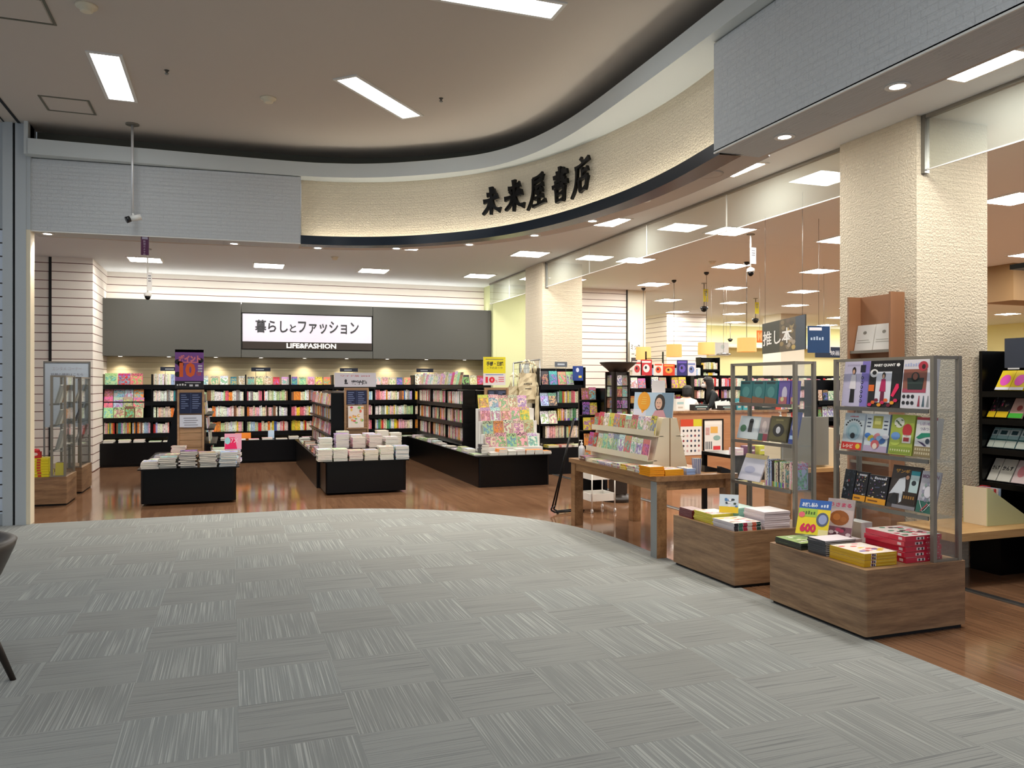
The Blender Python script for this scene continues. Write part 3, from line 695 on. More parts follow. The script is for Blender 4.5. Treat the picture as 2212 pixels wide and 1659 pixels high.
mags = ['grey', 'dark', 'white', 'cream', 'pale pink', 'grey', 'pale blue', 'brown']
for k, px in enumerate((304, 343, 387, 431, 475)):
    X = onY(px, 11.02); stack(O0, 0, X, 11.02, .475, .21, .28, (4, 6, 9, 8, 8)[k], .0235, 'front edge of left magazine plinth', cols=[('grey', 'white'), ('grey', 'cream'), ('dark', 'grey'), ('grey', 'brown'), ('pale blue', 'grey')][k], wobble=2, noun='magazine', jit=.012)
for k, (x, n, c) in enumerate(((-1.03, 4, 'white'), (-.82, 7, 'pale pink'), (-.28, 8, 'white'), (-.07, 9, 'lilac'))):
    stack(O0, 0, x, 11.33, .475, .19, .25, n, .022, 'second row of left magazine plinth', cols=[c], wobble=2, noun='magazine', jit=.012)
for k, (x, n, c) in enumerate(((-.98, 6, 'blue'), (-.77, 12, 'pale pink'), (-.24, 10, 'pale green'), (-.06, 6, 'cream'))):
    stack(O0, 0, x, 11.62, .475, .18, .17, n, .02, 'third row of left magazine plinth', cols=[c], wobble=2, noun='magazine', jit=.01)
for k, (x, y, n) in enumerate(((-1.02, 12.0, 4), (-1.0, 12.4, 3), (-.2, 12.1, 5), (-.18, 12.5, 4))): stack(O0, 0, x, y, .475, .2, .27, n, .02, 'back of left magazine plinth', noun='magazine')
def art10(m, w, h):
    m.rect(0, 0, w, h, '8a55a8'); m.rect(0, h * .93, w, h, '1b1620'); m.rect(0, 0, w, h * .19, '17141a', .002)
    m.text('10', w * .15, h * .32, h * .46, 'f26a2a', .004, w * .56, .014); m.text('倍', w * .74, h * .34, h * .13, 'f26a2a', .004)
    m.text('ポイント', w * .12, h * .70, h * .17, 'f08a9a', .004, w * .78, .008); m.rect(w * .1, h * .66, w * .9, h * .685, 'f08a9a', .003)
    for cx, cz in ((.1, .68), (.88, .72), (.1, .36), (.2, .62)): m.ell(w * cx, h * cz, w * .11, h * .07, '1d1724', .003)
    for j in range(3): m.rect(w * .8, h * (.42 + .07 * j), w * .95, h * (.46 + .07 * j), 'e8e0ea', .004)
    m.rect(w * .34, h * .14, w * .9, h * .155, 'e8e8ea', .003); m.bars(w * .06, h * .07, w * .36, h * .05, 4, 'f0f0f0', .003); m.rect(w * .5, h * .05, w * .62, h * .1, 'd8d8e0', .003); m.rect(w * .7, h * .05, w * .82, h * .1, 'd8d8e0', .003)
X = onY(378, 11.86); standee('poster', 'purple poster with a big orange 10 standing above the left wooden end panel', 'poster', (X, 11.86, 1.50), onY(440, 11.86) - X, .54, art10)
def art7(m, w, h):
    m.rect(0, 0, w, h, 'f2a9c2'); m.pg([(0, 0), (w * .75, 0), (w * .6, h * .75), (w * .1, h * .75)], 'ee1560', .002); m.ell(w * .18, h * .55, w * .17, h * .22, '9fd8dc', .003); m.text('7X', w * .35, h * .42, h * .4, 'ffd9e6', .004)
X = onY(485, 11.5); standee('price_card', 'bright pink card standing on the right of the left magazine plinth', 'card', (X, 11.42, .665), .22, .22, art7, lean=.2)
# ---- gondola 2 (pale stacks)
g2 = thing('stack_gondola', 'long black plinth in the middle piled with pale books, wooden end panel above', 'shop display')
MB().prism(rbox(1.24, 2.38, 11.22, 12.05, .04), .03, .46, 'black').prism(rbox(1.20, 2.42, 11.18, 12.07, .05), .46, .475, 'black').build('plinth', g2)
MB().prism(rbox(1.2, 2.42, 12.08, 16.0, .02), .0, .46, 'black').prism(rbox(1.17, 2.45, 12.08, 16.03, .02), .46, .475, 'black').build('plinth', g2)
MB().box(1.45, 2.35, 11.62, 12.4, .475, .62, 'black').build('riser', g2)
xa, xb = onY(744, 12.5), onY(796, 12.5)
endpanel(g2, xa, xb, 12.5, .475, 1.50, [('chart', xa + .03, 1.24, xb - .03, 1.46, '141f44')])
MB().box(xa + .03, xb - .03, 12.42, 12.5, .86, .875, 'woodend').build('ledge', g2)
MB().box(xa + .02, xb - .02, 12.53, 16.0, .475, 1.43, 'black').build('spine', g2)
MB().prism([(xa - .2, 12.56), (xa, 12.56), (xa, 12.58), (xa - .2, 12.58)], .5, 1.42, 'black').build('side_bracket', g2)
o = (xa, 16.0)
for j, z in enumerate((.52, .75, 1.0, 1.22)):
    MB().box(xa - .22, xa + .02, 12.6, 16.0, z - .03, z - .002, 'black').build('shelf', g2)
    if j in (1, 3): faces((xa - .18, 16.0), -math.pi / 2, .1, 3.38, 0, z, f'on middle gondola left side, {("low","second","third","top")[j]} shelf', (.14, .17), (.17, .19), .01, .12, only=('pale pink', 'pink', 'red', 'white', 'orange'))
    else: spines((xa - .18, 16.0), -math.pi / 2, .1, 3.38, 0, z, f'on middle gondola left side, {("low","second","third","top")[j]} shelf', (.15, .18), skip=('blue', 'teal'))
cz = ('white', 'white', 'pale pink', 'cream', 'white', 'pale blue')
for k in range(6): stack(O0, 0, onY(687 + k * 33.5, 11.25), 11.24, .475, .195, .26, R.randint(7, 9), .021, 'front row of middle plinth', cols=[cz[k]], jit=.004)
for k in range(5): stack(O0, 0, onY(690 + k * 36, 11.65), 11.68, .62, .19, .25, R.randint(8, 11), .019, 'second row of middle plinth', cols=[('white', 'lilac', 'pale pink', 'pale pink', 'white')[k]], jit=.004)
for k in range(5): stack(O0, 0, 1.5 + k * .2, 12.0, .62, .17, .22, R.randint(9, 13), .019, 'third row of middle plinth', cols=('white', 'pale pink', 'cream'), jit=.004)
for k in range(13):
    for q in range(1): stack(O0, 0, 1.21 + q * .2, 11.55 + k * .3, .475, .18, .25, R.randint(2, 6), .018, 'left edge of middle plinth', cols=('white', 'cream', 'pale pink', 'orange', 'brown', 'white'))
for k in range(8): stack(O0, 0, 2.15, 12.45 + k * .36, .475, .2, .26, R.randint(5, 9), .02, 'right edge of middle plinth', cols=('white', 'cream', 'pale green'))
q = MB(); q.box(0, .24, 0, .02, 0, .34, 'print', hexc('f0e6dc'))
for j in range(26): q.ell(R.uniform(.02, .22), R.uniform(.02, .32), R.uniform(.012, .03), R.uniform(.012, .025), R.choice(['e06a50', 'f0a860', '8fbf70', 'f5e6d8', 'd94f6a', 'e8c05a']), .002 + j * .0002, 8)
tag(q.build('magazine', None, (onY(752, 12.45), 12.426, .879), (-.07, 0, 0)), 'food magazine standing in the middle wooden end panel below its blue chart', 'magazine')
def artk(m, w, h):
    m.rect(0, 0, w, h, 'e4e4ee'); m.text('ワイド版 2023', w * .15, h * .72, h * .16, 'd0606a', .002, w * .7); m.text('家計簿', w * .4, h * .2, h * .3, '33333c', .002, w * .38, .004); m.ell(w * .27, h * .42, w * .03, h * .12, '33333c', .002); m.rect(w * .24, h * .2, w * .32, h * .3, '33333c', .002)
X = onY(724, 12.3); standee('header_sign', 'pale lilac sign with three dark characters above the middle wooden end panel', 'sign', (X, 12.4, 1.515), onY(812, 12.4) - X, .22, artk)
# ---- gondola 3 (recipe books)
g3 = thing('recipe_gondola', 'long black plinth right of centre with recipe books on a stepped front rack', 'shop display')
MB().prism(rbox(3.5, 4.64, 11.3, 16.2, .03), .0, .46, 'black').prism(rbox(3.44, 4.67, 11.25, 16.2, .05), .46, .475, 'black').build('plinth', g3)
xa, xb = onY(1047, 12.5), onY(1098, 12.5)
endpanel(g3, xa, xb, 12.5, 1.2, 1.5, [('chart', xa + .05, 1.26, xb - .05, 1.46, '141f34')])
MB().box(3.85, 4.3, 12.6, 16.0, .475, 1.45, 'black').build('spine', g3)
for k in range(4): MB().box(3.63, 3.85, 12.62 + k * 1.12, 12.64 + k * 1.12, .52, 1.46, 'black').build('upright', g3)
og = (3.63, 16.0)
for j, z in enumerate(LV):
    MB().box(3.61, 3.86, 12.6, 16.0, z - .07, z - .002, 'black').build('shelf', g3)
    w_ = f'on left side of recipe gondola, {("low","second","third","top")[j]} shelf'
    for q, bn in enumerate(('far', 'middle', 'near')):
        a_, b_ = .03 + 1.12 * q, 1.1 + 1.12 * q
        w_ = f'on recipe gondola {("low","second","third","top")[j]} shelf, {bn} bay'
        if j == 3: faces(og, -math.pi / 2, a_, b_, .03, z + .003, w_, (.15, .19), (.2, .24), .01, .2, skip=('yellow',))
        else: spines(og, -math.pi / 2, a_, b_, .03, z, w_, (.2, .25), (.014, .035), only=('red', 'white', 'pale pink', 'orange', 'brown', 'cream', 'pink', 'dark', 'pale green'), prio=-1)
for j in range(4):
    z = .56 + .2 * j; y = 11.72 + .13 * j
    MB().box(3.74, 4.70, y, y + .14, .475, z, 'white').build('riser', g3)
    faces((3.74, y + .02), 0, 0, .98, 0, z + .004, f'on {("lowest","second","third","top")[j]} step of the recipe rack', (.15, .18), (.21, .23), .006, .22, only=('white', 'cream', 'yellow', 'orange', 'red', 'pale pink', 'pale green'), noun='recipe magazine')
for k in range(7): stack(O0, 0, 3.70 + k * .145, 11.36, .475, .135, .2, R.randint(2, 4), .022, 'before recipe rack', cols=('white', 'cream', 'red', 'white', 'orange'))
for k in range(13):
    stack(O0, 0, 3.465, 11.45 + k * .34, .475, .13, .26, R.randint(1, 4), .018, 'left edge of recipe plinth', cols=('white', 'cream', 'pale green', 'white'))
stack(O0, 0, 3.605, 11.5, .475, .12, .2, 7, .022, 'left of recipe plinth', cols=['dark'])
def artj(m, w, h):
    m.rect(0, h * .42, w, h, 'f7ea1c'); m.rect(0, 0, w, h * .42, 'f4ecec'); m.text('手帳・日記', w * .14, h * .70, h * .16, '35341c', .002, w * .76, .003); m.text('ご予約承り中', w * .16, h * .58, h * .09, '5a5722', .002, w * .7)
    m.rect(w * .1, h * .9, w * .9, h * .93, '9a9660', .002); m.text('10', w * .1, h * .1, h * .26, 'e8253c', .003, w * .42, .008); m.text('%', w * .54, h * .1, h * .13, 'e8253c', .003)
    for j in range(3): m.rect(w * .68, h * (.12 + .07 * j), w * .93, h * (.15 + .07 * j), 'e36a78', .002)
    m.rect(w * .1, h * .36, w * .9, h * .385, '5a7fc0', .002)
X = onY(1044, 12.45); m = None
standee('poster', 'yellow poster with a red 10 standing above the recipe gondola', 'poster', (X, 12.45, 1.54), onY(1092, 12.45) - X, .47, artj)
# ---- bookcase on pillar 2
yc = 12.85; xa, xb = onY(1166, yc), onY(1264, yc)
bc = bookcase('pillar_bookcase', 'tall narrow black bookcase against the front of the middle stone pillar', 'bookcase', (xa, yc, 0), 0, xb - xa, .38, LV, 1.84, 1, (-.02, xb - xa + .02, -.3, .38, .46))
MB().box(xb - xa - .04, xb - xa, -.02, .4, .46, 1.86, 'black').build('side_panel', bc)
oc = (xa, yc)
for j, z in enumerate(LV):
    w_ = f'in the black bookcase on the middle pillar, {("low","second","third","top")[j]} shelf'
    if j in (0,): spines(oc, 0, .12, xb - xa - .05, .04, z, w_, (.2, .24), (.015, .03), prio=-1)
    elif j == 3: faces(oc, 0, .06, xb - xa - .06, .08, z, w_, (.13, .17), (.22, .25), .01)
    else:
        faces(oc, 0, .0, .33, -.04, z - .05, w_, (.13, .16), (.22, .25), .01, .3); spines(oc, 0, .36, xb - xa - .05, .05, z, w_, (.2, .24), (.015, .03), prio=-1)
for k in range(3): stack(oc, 0, .05 + .25 * k, -.27, .46, .2, .24, 2, .02, 'on plinth of the middle pillar bookcase')
o = MB().box(-.12, .12, 0, .01, 0, .09, 'print', hexc('5a6068')).rect(-.07, .03, .07, .06, 'b8c0c8').box(-.1, -.095, 0, .006, -.2, 0, 'steel').box(.095, .1, 0, .006, -.2, 0, 'steel')
tag(o.build('shelf_sign', None, (onY(1212, 13.1), 13.1, 1.87)), 'small grey category sign above the middle pillar bookcase', 'sign')
o = MB().box(0, .16, 0, .1, 0, .26, 'print', hexc('1d3f8f')).ell(.05, .19, .03, .04, 'd8e2f4').rect(.07, .05, .13, .09, 'e8d050')
tag(o.build('display_box', None, (onY(1243, 12.8), 12.82, 1.62), 0), 'blue display box on the right edge of the middle pillar bookcase', 'box')
# ---- tote bag rack
tr = thing('tote_rack', 'grey wire panel rack hung with cream tote bags beside the middle pillar', 'rack')
y = 13.1; xa, xb = onY(1109, y), onY(1166, y)
m = MB(); m.tube([(xa, y, 0), (xa, y, 1.93), (xb, y, 2.0), (xb, y, 0)], .014, 'steel'); m.build('frame', tr)
m = MB()
for k in range(9): m.cyl((xa, y, .7 + k * .14), (xb, y, .7 + k * .145), .003, 'steel', n=5)
for k in range(7): m.cyl((xa + (xb - xa) * k / 6, y, .6), (xa + (xb - xa) * k / 6, y, 1.95), .003, 'steel', n=5)
m.build('mesh_panel', tr)
for k, (px, zt, w, h, lab) in enumerate(((1112, 1.52, .26, .42, 'cream tote bag low at left of the wire rack'), (1136, 1.75, .34, .46, 'cream tote bag with small dark print at the centre of the wire rack'), (1152, 1.72, .2, .5, 'cream tote bag at upper right of the wire rack, seen from its side'), (1157, 1.35, .09, .5, 'cream tote bag hanging low at right of the wire rack'))):
    X = onY(px, y - .12); m = MB(); n_ = 10
    b = bmesh.new(); pts = []
    for sgn, yy in ((-1, -.03), (1, .03)):
        for j in range(7):
            z = -h + h * j / 6; wd_ = w * (.5 + .06 * math.sin(j * 2.1 + k)) * (1 - .12 * (j / 6))
            pts.append([(x_ * wd_, yy * (1.3 - abs(x_)) * (1 + .3 * math.sin(j * 1.7 + x_ * 5)), z + .01 * math.sin(x_ * 9 + k)) for x_ in (-1, -.6, -.2, .2, .6, 1)])
    b.free()
    for half in (0, 7):
        for j in range(6):
            for i in range(5): m.quad([pts[half + j][i], pts[half + j][i + 1], pts[half + j + 1][i + 1], pts[half + j + 1][i]], 'canvas')
    for j in range(6):
        for e in (0, 5): m.quad([pts[j][e], pts[7 + j][e], pts[8 + j][e], pts[j + 1][e]], 'canvas')
    m.quad([pts[0][0], pts[0][5], pts[7][5], pts[7][0]], 'canvas')
    t = thing('tote_bag', lab, 'bag', (X, y - .1 - (0, .09, 0, .10)[k] * 1.0, zt), R.uniform(-.05, .05), 'cream tote bags on the wire rack'); m.build('bag_body', t)
    m = MB()
    for sx in (-.3, .3): m.tube([(sx * w - .02, -.02, -.01), (sx * w * .6, 0, .16), (sx * w * .2, .03, .24), (sx * w * 1.0, .01, .16), (sx * w + .03, .0, -.01)], .009, 'canvas', n=6)
    m.build('strap', t)
    if k == 1: MB().bars(-.08, -.2, .16, .03, 5, '4a463c', .0015).rect(-.06, -.28, .06, -.265, '4a463c').build('print', t, (0, -.045, 0))
q = MB().box(0, .3, 0, .01, 0, .34, 'steel').rect(.02, .02, .28, .32, 'b9bfbb').bars(.06, .1, .17, .05, 4, '555a5c', .002)
tag(q.build('framed_sign', None, (onY(1106, 14), 13.6, 1.6)), 'grey framed notice behind the cream tote bags', 'sign')
# ================================================================ near displays on the right
def display_block(name, label, x0, x1, y0, y1, h, xr, ztop=1.74, shelves=(1.39, 1.07, .71), wood='woodblock'):
    """wood base, and on its +X half a steel and glass rack whose shelves face -X"""
    t = thing(name, label, 'display stand', (0, 0, 0))
    m = MB()
    n_ = 4; r = .012
    m.prism(rbox(x0, x1, y0, y1, r, 3), .025, h, wood).box(x0 + .02, x1 - .02, y0 + .02, y1 - .02, 0, .025, 'blackmatte'); m.build('base', t)
    ya, yb = y0 + .03, y1 - .03; xb = x1 - .03; p = .014; fr = MB()
    for x in (xr, xb):
        for y in (ya, yb): fr.box(x - p, x + p, y - p, y + p, h, ztop, 'darksteel')
    for y in (ya, yb):
        fr.box(xr + p, xb - p, y - .01, y + .01, ztop - .02, ztop, 'darksteel'); fr.box(xr + p, xb - p, y - .01, y + .01, h, h + .015, 'darksteel')
    for x in (xr, xb): fr.box(x - .01, x + .01, ya + p, yb - p, ztop - .02, ztop, 'darksteel')
    fr.build('frame', t)
    for y in (ya, yb): MB().box(xr + p, xb - p, y - .003, y + .003, h + .015, ztop - .02, 'acrylic').build('end_pane', t)
    MB().box(xb - .003, xb + .003, ya + p, yb - p, h + .015, ztop - .02, 'acrylic').build('back_pane', t)
    for z in shelves:
        s_ = MB().box(xr - .02, xb - .01, ya + p + .002, yb - p - .002, z - .012, z - .004, 'acrylic').build('shelf', t)
        MB().box(xr - .028, xr - .02, ya + p + .002, yb - p - .002, z - .018, z + .008, 'steel').build('shelf_edge', s_)
    return t
A = dict(x0=3.62, x1=4.43, y0=3.77, y1=4.68)
B = dict(x0=3.60, x1=4.40, y0=5.07, y1=5.95)
display_block('display_block', 'brown wooden display block with steel and glass magazine rack, nearest the camera', A['x0'], A['x1'], A['y0'], A['y1'], .43, 4.19)
display_block('display_block', 'brown wooden display block with steel and glass rack, second from the camera', B['x0'], B['x1'], B['y0'], B['y1'], .43, 4.19)
def mag(pl, pr, X, z, h, lean, art, label, t=.02, body='e9e6e2', name='magazine', cat='magazine', parts=None, dz=0):
    yl, yr = onX(pl, X), onX(pr, X)
    lo, hi = ((A if yl < 4.9 else B)['y0'] + .052, (A if yl < 4.9 else B)['y1'] - .052); yl, yr = min(yl, hi), max(yr, lo); w = yl - yr
    m = MB(); m.box(0, w, 0, t, 0, h, 'print', hexc(body)); m.box(.002, w - .002, .002, t - .002, -.0, h + .001, 'pages')
    m2 = m; art(m2, w, h)
    o = m2.build(name, None, (X, yl, z + dz + t * math.sin(lean)), (-lean, 0, -math.pi / 2)); tag(o, label, cat, 'magazines in the steel and glass racks'); return o
def silh(m, cx, z0, s, top, bot, hair='1a1514', skin='d9aa8e', lift=.003):   # a printed figure on a cover
    m.pg([(cx - .16 * s, z0), (cx + .17 * s, z0), (cx + .14 * s, z0 + .95 * s), (cx - .13 * s, z0 + .95 * s)], bot, lift)
    m.pg([(cx - .24 * s, z0 + .72 * s), (cx + .24 * s, z0 + .7 * s), (cx + .17 * s, z0 + 1.45 * s), (cx - .13 * s, z0 + 1.45 * s)], top, lift + .0004)
    m.ell(cx + .02 * s, z0 + 1.66 * s, .13 * s, .2 * s, hair, lift + .0006); m.ell(cx + .01 * s, z0 + 1.6 * s, .08 * s, .13 * s, skin, lift + .001)
def a1(m, w, h):
    m.rect(0, 0, w, h, 'c9c4e2'); m.rect(w * .72, 0, w, h, '8479c9', .0015); silh(m, w * .4, h * .08, h * .42, 'e8e4ec', '17171c')
    for j in range(16): m.rect(w * (.12 + .032 * j), h * .88, w * (.135 + .032 * j), h * .92, 'a9a4c4', .002)
    m.rect(w * .66, h * .74, w * .86, h * .9, '1b1c30', .003)
    for j in range(6): m.ell(w * .76, h * (.12 + .1 * j), w * .05, h * .035, '1b1c3c', .003, 8); m.ell(w * .76, h * (.12 + .1 * j), w * .025, h * .017, 'aaa6dd', .004, 8)
def a2(m, w, h):
    m.rect(0, 0, w, h, '121116'); m.text('MARY QUANT', w * .12, h * .875, h * .075, 'f2f2f4', .002, w * .66, .0012); m.ell(w * .87, h * .9, w * .06, h * .04, 'f2f2f4', .002, 5)
    m.pg([(w * .22, h * .1), (w * .7, h * .1), (w * .7, h * .76), (w * .22, h * .76)], 'dfe2ee', .002); silh(m, w * .45, h * .08, h * .36, 'b21f5a', '6b1a3c')
    m.ell(w * .14, h * .73, w * .13, h * .09, 'e8e8ec', .0025); m.ell(w * .15, h * .74, w * .07, h * .045, '15151a', .003); m.rect(0, h * .34, w * .18, h * .48, 'e36a1c', .003)
    for j in range(9): m.ell(w * (.08 + .1 * j), h * (.05 + .05 * (j % 3)), w * .07, h * .04, ['d21f5a', 'e86a2a', '7a1536', 'f0a22a'][j % 4], .0045 + j * .0002, 6)
    m.pg([(w * .72, h * .25), (w * .8, h * .22), (w * .95, h * .42), (w * .93, h * .5), (w * .86, h * .5)], 'e6245c', .003)
def a3(m, w, h):
    m.rect(0, 0, w, h, 'dcdbe6'); m.bars(w * .05, h * .86, w * .5, h * .07, 6, 'a9b4dc'); m.rect(w * .03, h * .32, w * .78, h * .8, '8d5648', .002); m.rect(w * .03, h * .32, w * .78, h * .4, 'a8435c', .0025)
    m.ell(w * .64, h * .86, w * .15, h * .1, 'b83a4c', .003); m.ell(w * .66, h * .85, w * .06, h * .05, '3a2023', .0035)
    m.pg([(w * .2, h * .38), (w * .66, h * .38), (w * .7, h * .62), (w * .16, h * .62)], '22302f', .003); m.ell(w * .42, h * .64, w * .13, h * .1, '22302f', .003); m.ell(w * .42, h * .65, w * .08, h * .07, '8d5648', .0035); m.rect(w * .18, h * .5, w * .68, h * .53, '33443f', .0036)
    for j in range(6): m.ell(w * (.1 + .14 * (j % 3)), h * (.24 - .13 * (j // 3)), w * .055, h * .04, '1d1e26', .003, 8)
    for j, c in enumerate(('9a3c50', '4a6472', '8a8f94')): m.pg([(w * (.55 + .14 * j), h * .04), (w * (.63 + .14 * j), h * .04), (w * (.6 + .14 * j), h * .26), (w * (.58 + .14 * j), h * .26)], c, .003)
mag(1798, 1871, 4.215, 1.395, .33, .12, a1, 'lilac fashion magazine with a standing figure, top shelf of the nearest rack', .045, 'b7afe0')
mag(1873, 1942, 4.215, 1.395, .325, .12, a2, 'black magazine with a figure in a crimson coat, top shelf of the nearest rack', .04, '19171d')
mag(1944, 2012, 4.215, 1.395, .325, .12, a3, 'pale magazine with a dark handbag, top shelf of the nearest rack', .04, 'dcdbe6')
def b1(m, w, h):
    m.rect(0, 0, w, h, 'c3d0d8'); m.bars(w * .28, h * .89, w * .42, h * .035, 6, 'c84a55')
    for j in range(9):
        a = math.pi * (.12 + .76 * j / 8); m.ell(w * (.5 - .4 * math.cos(a)), h * (.58 + .24 * math.sin(a)), w * .045, h * .026, '22262c', .002, 6)
    for k_, c in enumerate(('a3bcc8', '8fb0bd', '9fbac4')): m.ell(w * .5, h * .5, w * (.38 - .09 * k_), h * (.25 - .06 * k_), c, .0022 + .0003 * k_)
    m.ell(w * .5, h * .38, w * .12, h * .08, '1c2830', .004); m.rect(0, 0, w, h * .2, 'd93a35', .0035); m.text('レシピ', w * .08, h * .05, h * .11, 'f6d6c8', .004, w * .5, .002); m.ell(w * .82, h * .1, w * .11, h * .07, 'ecc82e', .004)
def b2(m, w, h):
    m.rect(0, 0, w, h, 'd3dde4'); m.rect(w * .3, h * .62, w * .72, h * .95, 'a7a54a', .002); m.rect(w * .38, h * .72, w * .64, h * .9, 'cfd07c', .003)
    for j in range(6): m.rect(w * (.06 if j % 2 else .78), h * (.6 + .05 * j), w * (.22 if j % 2 else .94), h * (.63 + .05 * j), '2c3a58', .003)
    for j, c in enumerate(('3f7fd0', 'd9c63c', '5fa0dc', 'd98a92', '8fb8e0', '2c5c9c', 'e6e6f0')): m.ell(w * (.14 + .13 * j), h * (.42 - .06 * (j % 3)), w * .14, h * .07, c, .003 + .0003 * j, 12, .5 * (j % 2))
    m.rect(0, 0, w, h * .16, 'b9a9c8', .0032); m.ell(w * .5, h * .2, w * .18, h * .12, 'c25a62', .0055); m.ell(w * .5, h * .15, w * .1, h * .08, 'e8d8cc', .006)
def b3(m, w, h):
    m.rect(0, 0, w, h, 'a9b84c'); m.ell(w * .35, h * .8, w * .22, h * .13, 'e4e4d6', .002); 
    for j in range(14): m.ell(w * (.2 + .3 * ((j * .37) % 1)), h * (.72 + .16 * ((j * .61) % 1)), w * .03, h * .014, '4c6a34', .003 + j * .0001, 6)
    m.ell(w * .25, h * .46, w * .2, h * .1, '6f9ede', .003); m.ell(w * .25, h * .32, w * .22, h * .1, 'b9cc58', .0026); m.ell(w * .72, h * .62, w * .2, h * .16, 'c23038', .003)
    m.rect(w * .55, h * .3, w * .92, h * .5, 'e9e6dc', .003); m.rect(w * .6, h * .34, w * .84, h * .44, 'b5333c', .0034); m.rect(w * .04, h * .04, w * .95, h * .2, '8ba23c', .003)
    for j in range(9): m.ell(w * (.1 + .1 * j), h * .11, w * .03, h * .03, 'd8dcae', .0034, 6)
def b4(m, w, h):
    m.rect(0, 0, w, h, 'e4e4e6'); m.rect(0, h * .93, w, h, 'b84048', .002); m.text('しばいぬの本', w * .18, h * .8, h * .1, '9a74a8', .002, w * .75); m.text('つみつくる', w * .2, h * .67, h * .1, '6f5c8a', .002, w * .7)
    m.pg([(w * .05, h * .48), (w * .3, h * .6), (w * .95, h * .62), (w * .95, h * .54), (w * .5, h * .5), (w * .2, h * .44)], '1f8a6c', .003); m.ell(w * .62, h * .4, w * .1, h * .07, '3b4a5c', .003); m.pg([(w * .1, h * .4), (w * .4, h * .36), (w * .6, h * .28), (w * .5, h * .27)], '3c2a58', .003)
    m.rect(0, 0, w, h * .26, '8d7d58', .003)
    for r_ in range(2):
        for j in range(8): m.rect(w * (.06 + .11 * j), h * (.06 + .1 * r_), w * (.13 + .11 * j), h * (.12 + .1 * r_), 'cdc3a4', .0035)
mag(1813, 1860, 4.215, 1.078, .265, .16, b1, 'pale blue boxed book with dark arch and red band, second shelf of nearest rack', .06, 'c9d4da', 'boxed_book', 'book')
mag(1864, 1914, 4.215, 1.078, .265, .16, b2, 'colourful blue and yellow boxed book, second shelf of nearest rack', .06, '7f8fb4', 'boxed_book', 'book')
mag(1918, 1968, 4.215, 1.078, .27, .16, b3, 'olive green boxed book with red cap motif, second shelf of nearest rack', .05, '8f9c40', 'boxed_book', 'book')
mag(1972, 2019, 4.215, 1.078, .26, .16, b4, 'white boxed book with a green ribbon, second shelf of nearest rack', .05, 'd8d6d0', 'boxed_book', 'book')
def c1(m, w, h):
    m.rect(0, 0, w, h, '16181f')
    for j in range(40): m.ell(w * R.uniform(.05, .95), h * R.uniform(.2, .95), w * R.uniform(.02, .06), h * R.uniform(.01, .035), R.choice(['8f96a8', 'b93b40', '4a4f6a', 'e6e2ea', '5a3c78', 'c9c4d4', 'd8c48c', '2c3350']), .002 + j * .00005, 7)
    m.rect(0, 0, w, h * .2, 'e8a020', .0045); m.rect(w * .1, h * .07, w * .6, h * .12, '7a4a12', .005)
    for j in range(7): m.rect(w * (.3 + .09 * j), h * .86, w * (.36 + .09 * j), h * .92, 'dfe3ee', .0045)
def c0(m, w, h):
    m.rect(0, 0, w, h, '1d242c')
    for j in range(24): m.ell(w * R.uniform(.1, .9), h * R.uniform(.1, .95), w * R.uniform(.04, .1), h * R.uniform(.02, .05), R.choice(['2f3a46', '7a3038', '8a8f98', '3d4650']), .002 + j * .00005, 7)
mag(1808, 1840, 4.215, .722, .215, .2, c0, 'dark slim book at left end of the third shelf, nearest rack', .02, '1d242c')
mag(1842, 1868, 4.215, .722, .21, .2, c1, 'dark illustrated magazine with orange band, left one on nearest rack third shelf', .02, '16181f')
mag(1870, 1912, 4.215, .722, .20, .2, c1, 'dark illustrated magazine with orange band, right one on nearest rack third shelf', .02, '16181f')
def c3(m, w, h):
    m.rect(0, 0, w, h, '3a3230'); m.text('ザンギ', w * .12, h * .83, h * .1, 'c8923a', .002, w * .5, .001)
    for j in range(9): m.rect(w * .05, h * (.5 + .035 * j), w * .3, h * (.505 + .035 * j), '5a4636', .002)
    m.pg([(w * .02, h * .3), (w * .3, h * .68), (w * .5, h * .74), (w * .56, h * .5), (w * .56, h * .2), (w * .42, h * .12), (w * .38, h * .34), (w * .2, h * .34)], 'd7dde6', .003); m.pg([(0, h * .12), (w * .2, h * .34), (w * .3, h * .3), (w * .36, h * .1), (w * .2, h * .06)], '14161c', .0028)
    m.ell(w * .58, h * .76, w * .09, h * .07, '2a1c18', .0032); m.ell(w * .58, h * .73, w * .06, h * .05, 'dca98c', .0036)
    m.rect(w * .68, h * .36, w * .98, h * .8, 'bfd8dc', .003); m.rect(w * .68, h * .8, w * .98, h * .9, '2a92a0', .0032); m.ell(w * .82, h * .62, w * .08, h * .06, '1f2c34', .0034)
    m.rect(w * .5, h * .12, w * .98, h * .4, '2a1c12', .0036)
    for j in range(5): m.rect(w * (.55 + .08 * j), h * (.24), w * (.6 + .08 * j), h * .31, 'c08a3a', .004)
    m.rect(w * .2, 0, w, h * .08, '8a8890', .003)
